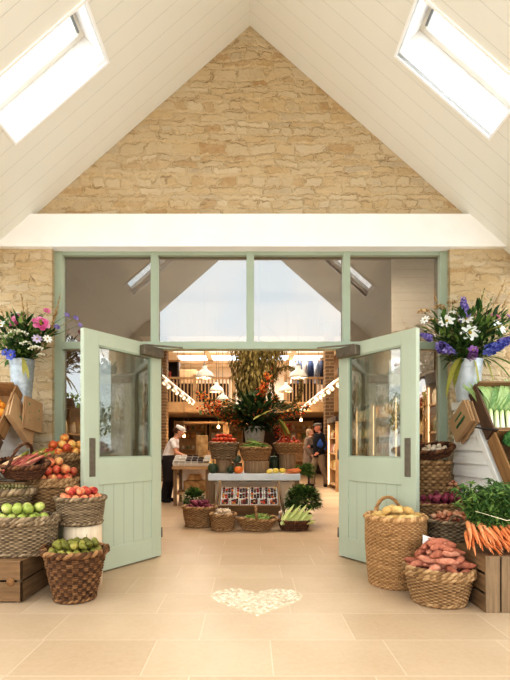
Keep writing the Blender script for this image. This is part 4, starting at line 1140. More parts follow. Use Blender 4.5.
def bouquet(label, base, specs, nleaf, spread, height, seed, droop=(), leafmat='leaf', grasses=(), leafsize=(.05,.12)):
    rng = random.Random(seed)
    t = thing('flower_bouquet', label, 'flowers', base); specs = [(a_, b_, c_, d_*1.22) for a_, b_, c_, d_ in specs]
    st_ = MB(); lf = MB(); B = Vector((0,0,0))
    def stem(p):
        p = Vector(p); mid = Vector((p.x*0.35, p.y*0.35, p.z*0.6))
        pts = [Vector((p.x*0.12, p.y*0.12, -0.26)), Vector((p.x*.14, p.y*.14, 0)), mid, p]
        st_.tube(pts, [0.003,0.003,0.0026,0.0018], 5, tint=rng.uniform(.2,.6)); return (p-mid).normalized()
    for kind, mat, p, size in specs:
        d = stem(p); d = (d+Vector((0,-0.75,0.1))).normalized() if kind != 'spike' else d
        if kind == 'spike': o = obj('flower', spike(p, d, size, size*.28, rng), M[mat], t)
        elif kind == 'umbel': o = obj('flower', umbel(p, d, size, rng), M[mat], t)
        elif kind == 'plume': o = obj('grass_plume', plume(p, d*0.6+Vector((0,0,.5)), size, rng), M[mat], t)
        else:
            mm, ee = bloom(p, d, size, 8 if kind == 'daisy' else 6, rng, .55 if kind == 'daisy' else .95, .2, 1 if kind == 'daisy' else 2)
            o = obj('flower', mm, M[mat], t); obj('flower_eye', ee, M['eye'], o)
    for i in range(nleaf):
        a = rng.uniform(0, 2*PI); q = rng.random()**.6; hh = rng.random()
        p = Vector((math.cos(a)*q*spread*(0.35+.65*hh), min(.10, math.sin(a)*q*spread*.7*(.35+.65*hh)), hh*height*(1-0.35*q*q)))
        d = (p*1.0+Vector((rng.uniform(-.3,.3), rng.uniform(-.3,.3), rng.uniform(-.1,.35)))).normalized(); d.y = min(d.y, .3)
        if rng.random() < .12: stem(p)
        lf.leaf(p, d, rng.uniform(*leafsize), rng.uniform(.018,.04), rng.uniform(.1,.7), rng.random()**1.4, n=3)
    obj('stems', st_, M['leaf'], t); obj('foliage', lf, M[leafmat], t)
    for (p, d, L, w, bend, mat) in droop:
        m = MB(); m.leaf(p, d, L, w, bend, rng.uniform(.3,.9), n=8); obj('leaf', m, M[mat], t)
    for (p, q) in grasses:
        m = MB(); m.tube([Vector(p), Vector(p).lerp(Vector(q), .55)+Vector((0,0,.04)), Vector(q)], [.003,.0025,.0015], 4, tint=.5); obj('stem', m, M['straw'], t)
    return t
def rel(px, py, base, d=4.40): return tuple(at(px, py, d)-base)
bl = Vector((VL.x, VL.y, 1.96)); r2 = lambda px, py, d=4.38: rel(px, py, bl, d)
bouquet('loose bouquet of pink and cream meadow flowers in the steel vase', bl, [
    ('bloom','petal_pink', r2(41,324,4.30), .062), ('bloom','petal_pink', r2(18,319,4.33), .05), ('bloom','petal_pink', r2(14,324,4.33), .035), ('bloom','petal_pink', r2(47,311), .028),
    ('daisy','petal_mauve', r2(37,339,4.3), .036), ('daisy','petal_white', r2(47.5,339,4.3), .032), ('daisy','petal_white', r2(1,325,4.3), .04),
    ('umbel','petal_cream', r2(19,334,4.28), .07), ('umbel','petal_cream', r2(36,349,4.28), .055), ('umbel','petal_cream', r2(26,344,4.3), .045), ('umbel','petal_cream', r2(17,315), .045), ('umbel','petal_cream', r2(6,338,4.3), .05), ('umbel','petal_cream', r2(41,355,4.3), .03),
    ('bloom','petal_blue', r2(11,355,4.28), .04), ('bloom','petal_blue', r2(5,352,4.3), .03), ('bloom','petal_violet', r2(57,327), .022), ('bloom','petal_violet', r2(67,315), .02), ('bloom','petal_violet', r2(76,318), .02), ('bloom','petal_violet', r2(80,325), .018),
    ('plume','straw', r2(24,318), .22), ('plume','straw', r2(28,322), .18), ('plume','straw', r2(54,323), .26), ('plume','straw', r2(51,330), .2), ('plume','straw', r2(4,318), .14)],
    620, .33, .44, 71, [((.05,-.1,.02),(.5,-.5,-.6),.28,.035,.2,'yleaf'), ((.06,-.09,.02),(.3,-.6,-.8),.22,.03,.1,'yleaf'), ((-.07,-.09,.02),(-.5,-.5,-.4),.2,.03,.4,'leaf')],
    'leaf', [((.03,0,0), r2(70,320)), ((.03,0,0), r2(62,335)), ((.03,0,0), r2(56,344))])
br_ = Vector((VR.x, VR.y, 1.96)); r3 = lambda px, py, d=4.38: rel(px, py, br_, d)
bouquet('wild bouquet of violet delphiniums and white daisies in the zinc vase', br_, [
    ('daisy','petal_white', r3(470,333,4.26), .068), ('daisy','petal_white', r3(447,321,4.28), .055), ('daisy','petal_white', r3(466,319,4.3), .05), ('daisy','petal_white', r3(499,327,4.28), .06), ('daisy','petal_white', r3(452,313), .03), ('daisy','petal_white', r3(425,320), .035),
    ('spike','petal_violet', r3(441,347,4.28), -.16), ('spike','petal_violet', r3(430,338), .10), ('spike','petal_violet', r3(465,318,4.34), .16), ('spike','petal_blue', r3(489,350,4.26), .17), ('spike','petal_violet', r3(500,343,4.26), .12), ('spike','petal_purple', r3(472,356,4.24), .13),
    ('bloom','petal_purple', r3(473,350,4.24), .035), ('bloom','petal_purple', r3(509,318), .035), ('bloom','petal_pink', r3(490,315), .03), ('bloom','petal_pink', r3(498,317), .025), ('umbel','straw', r3(424,312), .05), ('umbel','straw', r3(440,308), .05), ('umbel','straw', r3(452,303), .04), ('umbel','straw', r3(432,322), .05),
    ('plume','straw', r3(493,308), .26), ('plume','straw', r3(500,312), .2), ('plume','straw', r3(436,303), .12), ('plume','leaf', r3(478,312), .2), ('plume','leaf', r3(484,318), .2)],
    820, .46, .50, 72, [((-.09,-.1,.03),(-.6,-.5,-.2),.42,.055,.75,'yleaf'), ((-.1,-.09,.02),(-.5,-.5,-.7),.34,.05,.25,'yleaf'), ((-.12,-.06,.02),(-.5,-.4,-.9),.42,.022,.05,'straw'), ((0.0,-.13,.02),(.1,-.2,-1),.36,.03,.05,'yleaf'),
      ((.13,-.06,.03),(.8,-.3,-.3),.34,.05,.55,'leaf'), ((.16,-.04,.04),(.9,-.2,.0),.36,.05,.6,'leaf'), ((.12,-.1,.0),(.3,-.4,-.9),.24,.035,.2,'yleaf'), ((-.14,-.02,.04),(-1,-.2,.1),.34,.02,.5,'leaf'), ((.05,-.1,.2),(.3,-.6,.5),.3,.04,.5,'yleaf')],
    'leaf', [((-.02,0,0), r3(410,350)), ((-.02,0,0), r3(418,322)), ((.03,0,0), r3(500,300)), ((.02,0,0), r3(505,305)), ((-.02,0,0), r3(436,298))], (.06,.15))
# ================================================================ THINGS IN THE SHOP
XY = lambda px, d: ((px-CX)*d/F, yd(d))
# ---- long display table
TZ = 0.71
tx0, tx1, td0, td1 = -0.645, 0.775, 7.0, 8.0
tb = thing('display_table', 'white topped display table in the middle of the shop', 'table', ((tx0+tx1)/2, yd(7.5), 0))
a, b = (tx1-tx0)/2, 0.5
M['tabletop'] = plain('pale blue white tabletop', (222,226,226), (206,212,214), 4, 0.45)
m = MB(); m.span((-a, -b, TZ-0.10), (a, b, TZ)); obj('tabletop', m, M['tabletop'], tb, bevel=0.005)
for sx in (-1, 1):
    for sy in (-1, 1):
        m = MB(); m.span((sx*(a-.05)-.035, sy*(b-.06)-.035, 0), (sx*(a-.05)+.035, sy*(b-.06)+.035, TZ-.10)); obj('leg', m, M['crate_z'], tb)
m = MB(); m.span((-a+.05, 0.1, .50), (a-.05, .45, .545)); obj('lower_shelf', m, M['white'], tb)
m = MB(); m.span((-a+.05, 0.30, .05), (a-.05, .33, .50)); obj('back_panel', m, M['clad'], tb)

def log(label, px, d, r, z0, z1, mat='log', grp=None):
    x, y = XY(px, d); t = thing('tree_log', label, 'log', (x, y, z0), group=grp); h = z1-z0
    rr = random.Random(int(px)); m = MB(); n = 22; vs = []; prof = [0, .5, 1]
    w = [1+rr.uniform(-.05,.05) for _ in range(n)]
    for q in prof:
        for k in range(n): vs.append((r*w[k]*math.cos(2*PI*k/n), r*w[k]*math.sin(2*PI*k/n), h*q))
    m.add(vs, [(i*n+k, i*n+(k+1) % n, (i+1)*n+(k+1) % n, (i+1)*n+k) for i in range(2) for k in range(n)]+[tuple(reversed(range(n)))]); obj('bark', m, M[mat], t)
    m = MB(); m.add([(r*w[k]*math.cos(2*PI*k/n), r*w[k]*math.sin(2*PI*k/n), h) for k in range(n)], [tuple(range(n))], None, .5, True); obj('cut_face', m, M['palelog'], t); return t
log('tree log under the basket of tomatoes', 224, 7.32, .125, TZ, .93)
log('thick tree log under the basket of beans', 256.5, 7.34, .205, TZ, .90)
log('tree log under the basket of chillies', 287.5, 7.55, .135, TZ, 1.0)
log('tall log under the stone flower pot', 254.5, 7.75, .16, TZ, 1.17)
log('short log holding the grey green squash', 236.5, 7.58, .09, TZ, .86)
B1 = basket('grey banded wicker basket of tomatoes on a log', (*XY(224, 7.32), .932), .232, .21, .19, .16, .25, M['w_grey'], 11, 16, .009, .04, 'weave', .014, 12, seed=81, fill=.05)
TOM = [proto('tomato', 'tomato', MB().blob((0,0,0), (.032,.032,.028), 10, 7), M['tomato'], [('calyx', MB().blob((0,0,.027), (.01,.01,.004), 5, 3), M['greenstem'])])]
heap(TOM, B1, dome(.245, .21, .066, .25, 3, 82, .06, .75, .03), 'ripe tomato heaped in the grey banded basket on a log', 'tomatoes in the banded basket', 83, .6, D=.066)
B2 = basket('tan wicker bowl basket of green beans on the thick log', (*XY(255.5, 7.34), .902), .248, .21, .19, .15, .205, M['w_tan'], 12, 26, .007, .10, 'weave', .014, 18, seed=84, fill=.05,
            handles=[arch((-.25,0,.20), (.25,0,.20), .10, .012, (0,-.02,0))])
M['bean'] = fruit_mat('green bean skin', [(.2, (112,140,62)), (.6, (146,172,84)), (.9, (182,198,120))], .5)
BEAN = [proto('runner_bean', 'bean', MB().tube([(-.09,0,0),(-.05,.008,.004),(0,.012,.006),(.05,.008,.004),(.09,0,0)], [.003,.007,.008,.007,.002], 6), M['bean'])]
rq = random.Random(85); Wm = Matrix.Translation(B2.location); pts = []
def strew(pr, W, n, rx, ry, z0, hz, label, group, rr, yaw=(-.8,.8), pit=.25):
    for i in range(n):
        a = rr.uniform(0, 2*PI); q = math.sqrt(rr.random())
        p = W @ Vector((q*rx*math.cos(a), q*ry*math.sin(a), z0+hz*(1-q*q)*(i/n)+.004*(i % 4)))
        ro = (rr.uniform(-pit,pit), rr.uniform(-pit,pit), rr.uniform(*yaw))
        if pr.get('_fresh', 0): del pr['_fresh']; o = pr; o.location = p; o.rotation_euler = ro
        else: o = dup(pr, p, ro)
        o['label'] = label; o['group'] = group
strew(BEAN[0], Wm, 80, .185, .15, .212, .13, 'green bean in the tan bowl basket on the thick log', 'beans in the bowl basket', rq, (-1.2, 1.2))
B3 = basket('shallow tan basket of red chillies on a log', (*XY(288.5, 7.55), 1.0), .24, .2, .17, .14, .175, M['w_tan'], 10, 24, .007, .08, 'weave', .013, 18, seed=86, fill=.04)
CHI = [proto('red_chilli', 'chilli', MB().tube([(-.035,0,0),(-.02,0,.002),(.01,.004,.004),(.04,.002,0)], [.008,.015,.012,.002], 7), M['tomato'])]
strew(CHI[0], Matrix.Translation(B3.location), 110, .21, .175, .175, .13, 'red chilli in the shallow tan basket on a log', 'chillies in the shallow basket', rq, (0, 6.2), .6)

def gourd(label, px, d, z, r, sq, mat, ribs=10, name='pumpkin', cat='pumpkin', stalk=True):
    x, y = XY(px, d); t = thing(name, label, cat, (x, y, z))
    m = MB(); m.blob((0,0,r*sq*.92), (r, r, r*sq), 40, 12, shape=lambda t_, a: (1-.07*abs(math.cos(ribs*a/2))**3*math.sin(t_))*(1-.12*math.exp(-(t_/.35)**2)-.08*math.exp(-((PI-t_)/.35)**2))); obj('flesh', m, mat, t)
    if stalk: m = MB(); m.tube([(0,0,r*sq*1.6),(0,0,r*sq*1.95),(r*.15,0,r*sq*2.2)], [r*.14,r*.1,r*.09], 7); obj('stalk', m, M['greenstem'], t)
    return t
M['pumpkin'] = fruit_mat('pumpkin skin', [(.2,(214,104,34)),(.8,(236,140,62))], .5); M['greysq'] = fruit_mat('grey green squash', [(.2,(112,126,98)),(.8,(154,166,136))], .6)
M['darksq'] = fruit_mat('dark green squash', [(.2,(30,44,28)),(.8,(58,74,44))], .4); M['yelsq'] = fruit_mat('yellow squash', [(.2,(222,188,62)),(.8,(240,214,110))], .4); M['paleq'] = fruit_mat('pale squash', [(.2,(226,214,168)),(.8,(240,232,200))], .5)
gourd('orange pumpkin at the front of the display table', 238.5, 7.13, TZ, .075, .82, M['pumpkin'])
gourd('grey green squash on a short log behind the pumpkin', 236.5, 7.58, .86, .085, .85, M['greysq'], 8, 'squash', 'squash')
gourd('dark green squash at the end of the table under the tomatoes', 213, 7.2, TZ, .085, 1.0, M['darksq'], 9, 'squash', 'squash')
gourd('dark green squash between the tomato log and the pumpkin', 230.5, 7.12, TZ, .065, .95, M['darksq'], 9, 'squash', 'squash')
gourd('dark green squash tucked between the thick log and the chilli log', 274, 7.62, TZ, .10, 1.45, M['darksq'], 9, 'squash', 'squash')
for i, (px, d, r, mt, lb) in enumerate(((269, 7.08, .045, 'yelsq', 'yellow squash nearest the thick log'), (275.5, 7.2, .055, 'yelsq', 'larger yellow squash by the carrots'), (282.5, 7.22, .055, 'yelsq', 'yellow squash half behind the carrots'), (270.5, 7.2, .05, 'paleq', 'pale cream squash behind the yellow ones'))):
    gourd(lb+' on the display table', px, d, TZ, r, .8, M[mt], 8, 'squash', 'squash', False)
x, y = XY(292, 7.12); bt = thing('carrot_bunch', 'bunch of pale orange carrots lying on the display table', 'carrots', (x, y, TZ+.02))
for i in range(14):
    o = bpy.data.objects.new('carrot', CAR[i % 3]); col.objects.link(o); o.parent = bt
    o.location = (.10+.012*(i % 5), -.02+.02*(i % 7), .005+.022*(i//5)); o.rotation_euler = (R(4), 0, R(-72+7*(i % 6)))
    if i % 2 == 0:
        f = bpy.data.objects.new('carrot_top', FRO[i % 3]); col.objects.link(f); f.parent = o; f.rotation_euler = (R(-65+12*(i % 3)), rq.uniform(-.4,.4), rq.uniform(-.4,.4)); f.scale = (.85,.85,.85)
# stone pot with the big arrangement
x, y = XY(254.5, 7.75)
t = thing('stone_pot', 'grey stone pot holding the tall berry arrangement', 'pot', (x, y, 1.17))
M['potm'] = plain('grey stone pot', (186,182,172), (150,146,138), 18, .85, bump=.3)
m = MB(); m.lathe([(.001,0),(.13,0),(.15,.02),(.175,.2),(.185,.29),(.19,.30),(.175,.305),(.165,.27),(.001,.25)], 28); obj('body', m, M['potm'], t)
rng = random.Random(91); base = Vector((x, y, 1.47)); q7 = lambda px, py, d=7.6: at(px, py, d)-base
t = thing('flower_arrangement', 'tall arrangement of orange berries and dark greenery in the stone pot', 'flowers', base)
M['berry'] = tinted('orange berries', (196,54,24), (228,106,44), (240,166,66), .45, .3)
M['redleaf'] = tinted('red leaves', (120,26,24), (176,50,36), (214,110,60), .6, .2, .2)
br = MB(); lf = MB(); be = MB()
def branch(p, q, n, berries, leaves):
    p = Vector(p); q = Vector(q); mid = p.lerp(q, .5)+Vector((0, 0, .10)); pts = [p.lerp(mid, i/5).lerp(mid.lerp(q, i/5), i/5) for i in range(6)]
    br.tube(pts, [.008,.007,.006,.005,.004,.003], 5)
    for i in range(n):
        k = rng.uniform(.25, 1.0); f = k*5; j = min(4, int(f)); c = pts[j].lerp(pts[j+1], f-j)
        o = Vector((rng.gauss(0,1), rng.gauss(0,1), rng.gauss(0,1)))*.035
        if rng.random() < berries: be.blob(c+o, rng.uniform(.011,.02), 6, 4, None, rng.random())
        if rng.random() < leaves: lf.leaf(c, o.normalized()+(q-p).normalized()*.5, rng.uniform(.07,.14), .045, .3, rng.random())
for q, nb in (((197,393),130),((204,404),120),((214,412),110),((199,410),70),((268,372),120),((262,384),90),((276,398),60),((311,405),80),((303,411),60),((226,418),80),((240,400),30),((222,400),50)): branch((0,0,-.1), q7(*q), nb, .85, .35)
for i in range(1150):
    a = rng.uniform(0, 2*PI); qq = rng.random()**.55; e = rng.random()
    p = Vector((math.cos(a)*qq*(.25+.75*e)*.78, math.sin(a)*qq*(.25+.75*e)*.45, -.02+e*.58*(1-.5*qq)))
    d = p.normalized()+Vector((rng.uniform(-.4,.4), rng.uniform(-.4,.4), rng.uniform(-.3,.3)))
    lf.leaf(p, d, rng.uniform(.10,.22), rng.uniform(.03,.07), rng.uniform(.1,.6), rng.random()**1.3)
obj('branches', br, M['stem'], t); o = obj('berries', be, M['berry'], t); o['kind'] = 'stuff'; obj('foliage', lf, M['dleaf'], t)
m = MB()
for q in ((290,433),(293,439),(287,436)): m.leaf(q7(279,419,7.3), q7(*q, 7.2)-q7(279,419,7.3), .30, .10, .06, rng.random(), n=6, tip=.5)
m.leaf(q7(262,415,7.25), (-.6,-.5,-.2), .2, .07, .2, .9, n=5); m.leaf(q7(262,415,7.25), (.7,-.5,.4), .2, .07, .1, .9, n=5); obj('leaf', m, M['yleaf'], t)
m = MB()
for i in range(90):
    c = q7(rng.uniform(274,290), rng.uniform(424,437), 7.45); m.leaf(c, (rng.uniform(-1,1), rng.uniform(-1,.2), rng.uniform(-.6,.8)), rng.uniform(.05,.1), .04, .3, rng.random())
obj('red_leaves', m, M['redleaf'], t)

# ---- tilted rack of tomato punnets in front of the table
fr_ = Vector((-.01, yd(6.50), .25)); bk_ = Vector((-.01, yd(6.93), .53)); sl = (bk_-fr_); SL = sl.length; uy = sl.normalized(); uz = Vector((1,0,0)).cross(uy)
RQ = Matrix(((1,uy.x,uz.x,fr_.x),(0,uy.y,uz.y,fr_.y),(0,uy.z,uz.z,fr_.z),(0,0,0,1)))
t = thing('display_rack', 'low wooden rack tilted forward, filled with tomato punnets', 'display rack'); t.matrix_basis = RQ
w = .42
m = MB(); m.span((-w, 0, -.03), (w, SL, -.008)); obj('board', m, M['crate'], t)
m = MB(); m.span((-w, -.022, -.12), (w, 0.0, .065)); obj('front_board', m, M['crate'], t, bevel=.003)
for s in (-1, 1):
    m = MB(); m.span((s*(w+.012)-.012, -.02, -.03), (s*(w+.012)+.012, SL, .06)); obj('side_board', m, M['crate_y'], t, bevel=.003)
RI = RQ.inverted()
for s in (-1, 1):
    m = MB(); m.bar(RI @ Vector((s*.53-.01, yd(6.45), 0.0)), RI @ Vector((s*.44-.01, yd(6.93), .60)), .03, .06); obj('leg', m, M['crate_z'], t)
m = MB(); m.bar(RI @ Vector((-.45, yd(6.60), .12)), RI @ Vector((.43, yd(6.60), .12)), .02, .13, (0,0,1)); obj('stretcher', m, M['clad'], t)
def punnet_mb(w_, l_, h_):
    m = MB(); m.lathe([(.80, .0), (.86, .004), (1.0, h_-.006), (1.04, h_-.003), (1.03, h_), (.95, h_), (.84, .012), (.001, .012)], 4, w_*.5*1.414, l_*.5*1.414, Matrix.Rotation(PI/4, 4, 'Z'), .5, True) if False else None
    a_, b_ = w_/2, l_/2; th = .004
    for lo, hi in (((-a_,-b_,0),(a_,b_,th)), ((-a_,-b_,th),(a_,-b_+th,h_)), ((-a_,b_-th,th),(a_,b_,h_)), ((-a_,-b_+th,th),(-a_+th,b_-th,h_)), ((a_-th,-b_+th,th),(a_,b_-th,h_))): m.span(lo, hi)
    return m
M['card'] = plain('white card', (238,234,226), (228,222,212), 8, .7)
M['cherry'] = fruit_mat('cherry tomato skin', [(.1,(64,28,20)),(.35,(126,34,24)),(.55,(190,56,34)),(.72,(214,110,50)),(.85,(222,176,90)),(.97,(70,48,32))], .25, .5, vary=.9)
CHER = [proto('cherry_tomato', 'tomato', MB().blob((0,0,0), .019, 7, 5), M['cherry'])]
PN = None; pn_src = {}
for row, (n, yy) in enumerate(((6, .095), (4, .225), (4, .355))):
    cw = 2*w/n
    for i in range(n):
        ww = cw-.012
        key = n
        xx = -w+cw*(i+.5)
        if key not in pn_src:
            o = obj('punnet', punnet_mb(ww, .125, .045), M['card']); pn_src[key] = o
        else:
            o = pn_src[key].copy(); col.objects.link(o)
        o.matrix_basis = RQ @ Matrix.Translation((xx, yy, .002))
        tag(o, 'white card punnet of cherry tomatoes in the %s row of the tilted rack' % ('front', 'middle', 'back')[row], 'punnet', 'punnets in the %s row of the rack' % ('front', 'middle', 'back')[row])
        k = 4 if n == 4 else 3
        for j in range(k*3):
            p = RQ @ Vector((xx+(j % k-(k-1)/2)*(ww-.03)/k, yy+(j//k-1)*.037, .03+.012*((j*7) % 3)))
            pr = CHER[0]
            if pr.get('_fresh', 0): del pr['_fresh']; c = pr; c.location = p
            else: c = dup(pr, p, (j, i, row))
            c['label'] = 'small cherry tomato in a white punnet on the tilted rack'; c['group'] = 'cherry tomatoes in the punnets'

# ---- baskets on the floor before the table
C1 = basket('brown wicker basket of purple onions on the shop floor', (*XY(199.5, 6.5), 0), .24, .205, .19, .17, .275, M['w_tan'], 14, 26, .007, .03, rim=.014, turns=18, seed=101, fill=.05)
RON2 = fresh(RON); heap(RON2, C1, dome(.23, .205, .072, .27, 2, 102, .06, .62, .03), 'purple onion in the brown basket on the shop floor', 'onions on the shop floor', 103, .7, D=.067)
C2 = basket('round wicker basket of garlic on the shop floor', (*XY(223, 6.2), 0), .172, .165, .15, .14, .215, M['w_tan'], 11, 24, .007, .03, rim=.013, turns=14, seed=104, fill=.05)
G2 = fresh(GAR); heap(G2, C2, dome(.155, .15, .052, .205, 2, 105, .06, .62, .02), 'white garlic bulb in the round basket on the shop floor', 'garlic on the shop floor', 106, D=.052)
C3 = basket('oval trug basket with arched handle holding green beans, front of the rack', (*XY(256.5, 6.17), 0), .275, .15, .17, .10, .16, M['w_tan'], 9, 30, .007, .06, rim=.014, turns=22, seed=107, fill=.05, wob=.012,
            handles=[arch((0,-.155,.15), (0,.155,.15), .18, .013, (-.01,0,0))])
BE2 = fresh(BEAN); BE2[0].scale = (1,1,1); strew(BE2[0], Matrix.Translation(C3.location), 40, .19, .10, .15, .06, 'green bean in the oval trug on the shop floor', 'beans in the trug', rq, (.2, 1.6), .4)
C4 = basket('dark shallow basket of sweetcorn on the shop floor', (*XY(294, 6.2), 0), .205, .14, .17, .10, .125, M['w_dark'], 9, 28, .007, .06, rim=.013, turns=18, seed=108, fill=.05,
            handles=[arch((.19,-.06,.12), (.19,.08,.12), .07, .010)])
M['husk'] = tinted('pale corn husk', (150,172,84), (206,214,140), (238,236,196), .6, .2, .15)
def corn_mb(rng):
    m = MB(); m.tube([(-.10,0,0),(-.05,0,0),(.04,0,0),(.10,0,0)], [.012,.026,.024,.006], 8, tint=.8)
    for k in range(7):
        a = 2*PI*k/7; m.leaf((-.10, .01*math.cos(a), .01*math.sin(a)), (1, .35*math.cos(a), .35*math.sin(a)), rng.uniform(.2,.27), .045, -.1, rng.random(), up=(0, math.cos(a), math.sin(a)+.01), n=4)
    return m
COR = [proto('sweetcorn_cob', 'sweetcorn', corn_mb(rq), M['husk'])]
for i in range(11):
    p = Vector(C4.location)+Vector((-.13+.028*i, -.05+.05*(i % 3), .125+.03*(i % 3))); ro = (0, R(-16), R(rq.uniform(-5, 60)))
    o = COR[0] if i == 0 else dup(COR[0], p, ro)
    if i == 0: del o['_fresh']
    o.location = p; o.rotation_euler = ro; o['label'] = 'pale husked sweetcorn cob in the dark shallow basket'; o['group'] = 'sweetcorn in the dark basket'
def herb(label, px, d, z, rx, rz, seed, n):
    x, y = XY(px, d); rr = random.Random(seed); t = thing('potted_herb', label, 'herb', (x, y, z))
    m = MB(); m.lathe([(.001,0),(.09,0),(.12,.16),(.125,.17),(.11,.17),(.10,.14),(.001,.14)], 18); obj('pot', m, M['w_brown'], t)
    m = MB()
    for i in range(n):
        a = rr.uniform(0,2*PI); e = math.acos(rr.uniform(-.35,1)); q = rr.uniform(.6,1)
        dd = Vector((math.sin(e)*math.cos(a), math.sin(e)*math.sin(a)*.7, math.cos(e)))
        p = Vector((dd.x*rx*q, dd.y*rx*q, .17+rz*.4+dd.z*rz*.6*q)); m.leaf(p, dd+Vector((rr.uniform(-.5,.5), rr.uniform(-.5,.5), rr.uniform(-.3,.5))), rr.uniform(.04,.065), rr.uniform(.03,.05), .3, rr.random(), n=2)
    obj('foliage', m, M['leaf'], t)
    m = MB()
    for i in range(14): a = i*2.4; m.tube([(0.03*math.cos(a),.03*math.sin(a),.14), (rx*.7*math.cos(a), rx*.5*math.sin(a), .17+rz*.6)], .004, 4)
    obj('stems', m, M['greenstem'], t)
herb('bushy potted parsley on the shop floor behind the sweetcorn', 303, 6.58, 0, .26, .40, 111, 1500)
herb('potted parsley on the floor behind the purple onions', 194, 7.1, 0, .17, .30, 112, 600)

# ---- side table on the left with punnets
lx0, lx1 = -1.47, -.76
lt = thing('wooden_table', 'wooden packing table behind the display, loaded with punnets', 'table', ((lx0+lx1)/2, yd(9.0), 0)); a = (lx1-lx0)/2
m = MB(); m.span((-a, -.42, .70), (a, .42, .755)); obj('tabletop', m, M['oak'], lt, bevel=.004)
for sx in (-1, 1):
    for sy in (-1, 1):
        m = MB(); m.span((sx*(a-.05)-.03, sy*.36-.03, 0), (sx*(a-.05)+.03, sy*.36+.03, .70)); obj('leg', m, M['crate_z'], lt)
m = MB(); m.span((-a+.03, -.38, .22), (a-.03, .38, .255)); obj('lower_shelf', m, M['oak'], lt)
m = MB(); m.span((-a+.09, .30, .255), (a-.09, .33, .70)); obj('back_panel', m, M['clad'], lt)
M['olive'] = fruit_mat('dark fruit', [(.2,(34,26,30)),(.6,(60,40,44)),(.9,(96,58,50))], .3)
for k in range(3):
    for i in range(6):
        lid = i < 4 and k != 9
        x = -1.40+.115*i; z = .755; y = yd(8.66+.13*k)
        o = pn_src[6].copy(); o.data = pn_src[6].data; col.objects.link(o); o.location = (x, y, z+.002); o.scale = (.85, .9, 2.2+.9*k)
        tag(o, 'white card punnet on the wooden packing table', 'punnet', 'punnets on the packing table')
        zt_ = z+.045*(2.2+.9*k)
        m = MB(); m.box((0,0,.004), (.108,.108,.008)); m.box((0,0,.016), (.085,.085,.016)); 
        c = obj('fruit_lid', m, M['card'] if (i < 2 or i == 5) else M['olive']); c.location = (x, y, zt_+.004); tag(c, ('white closed lid' if (i < 2 or i == 5) else 'dark fruit filling')+' on a punnet of the packing table', 'lid', 'lids white on the packing table' if (i < 2 or i == 5) else 'dark fillings on the packing table')
def drum(label, px, d, r, z, h, name='cheese_wheel', cat='cheese'):
    x, y = XY(px, d); m = MB(); m.lathe([(.001,0),(r*.97,0),(r,.015),(r*1.01,h*.5),(r,h-.015),(r*.96,h),(.001,h)], 24); o = obj(name, m, M['loaf']); o.location = (x, y, z); return tag(o, label, cat)
M['loaf'] = plain('rustic crust', (206,172,120), (150,110,66), 9, .8, bump=.3)
drum('broad crusty round at the bottom of the stack on the packing table', 202.5, 8.98, .125, .755, .20)
drum('upper crusty round of the stack on the packing table', 202, 8.98, .12, .957, .39)
m = MB(); m.span((-.13,-.10,0), (.13,.10,.015)); m.span((-.13,-.10,.015), (.13,-.085,.06)); m.span((-.13,.085,.015), (.13,.10,.06)); m.span((-.13,-.085,.015), (-.115,.085,.06)); m.span((.115,-.085,.015), (.13,.085,.06))
o = obj('wooden_tray', m, M['oak']); o.location = (*XY(206, 8.70), .755); tag(o, 'small open wooden tray at the end of the packing table', 'tray')
YL = fresh(OR, M['yelsq']); YL[0].name = 'lemon'; YL[0]['category'] = 'lemon'
for i in range(5):
    o = YL[0] if i == 0 else dup(YL[0], (0,0,0)); o.location = Vector((*XY(206, 8.70), .81))+Vector((-.08+.04*i, .03*(-1)**i, .0))
    if i == 0: del o['_fresh']
    o['label'] = 'yellow lemon in the wooden tray on the packing table'; o['group'] = 'lemons in the tray'; o.scale = (.8,.7,.7)
for i, (px, w_, h_, z) in enumerate(((190, .22, .22, .255), (200, .26, .22, .255), (195, .24, .11, .478))):
    m = MB(); m.box((0,0,h_/2), (w_, .26, h_)); o = obj('bread_block', m, M['loaf'], bevel=.03); o.location = (*XY(px, 8.88), z); tag(o, ('squat brown loaf', 'wide brown loaf', 'small brown loaf lying across the two others')[i]+' on the shelf under the packing table', 'bread')

# ---- pendants, spot tracks, hops
def pendant_make():
    t = thing('pendant_lamp', 'x', 'lamp')
    m = MB(); m.lathe([(.035,.26),(.05,.255),(.055,.19),(.075,.17),(.15,.12),(.19,.04),(.2,0),(.194,0),(.183,.04),(.143,.115),(.07,.16),(.035,.165)], 28, cap=False); obj('lamp_shade', m, M['shade'], t)
    m = MB(); m.tube([(0,0,.25),(0,0,2.06)], .006, 6); m.lathe([(.001,.24),(.03,.24),(.03,.29),(.012,.31),(.001,.31)], 12); obj('cord', m, M['bronze'], t)
    m = MB(); m.blob((0,0,.06), .042, 10, 7); obj('bulb', m, M['warmglow'], t)
    return t
PD = None
for i, (x, d, lb) in enumerate(((-.955, 9.6, 'cream dome pendant lamp over the packing table, nearest of its row'), (1.02, 9.6, 'cream dome pendant lamp over the aisle, nearest of its row'), (-.89, 12.1, 'second cream dome pendant lamp in the row over the packing table'),
                               (.96, 12.1, 'second cream dome pendant lamp in the row over the aisle'), (-.86, 14.3, 'farthest dome pendant lamp in the row over the packing table'))):
    o = PD if (PD and i == 0) else (pendant_make() if PD is None else dup(PD, (0,0,0))); PD = PD or o
    o.location = (x, yd(d), 2.57); o['label'] = lb; o['group'] = 'dome pendant lamps'
    if i < 4: point('pendant_light', (x, yd(d), 2.60), 32, (1,.82,.58), .03)
M['bulbglow'] = glow('spot lamp face', (255,226,180), 5)
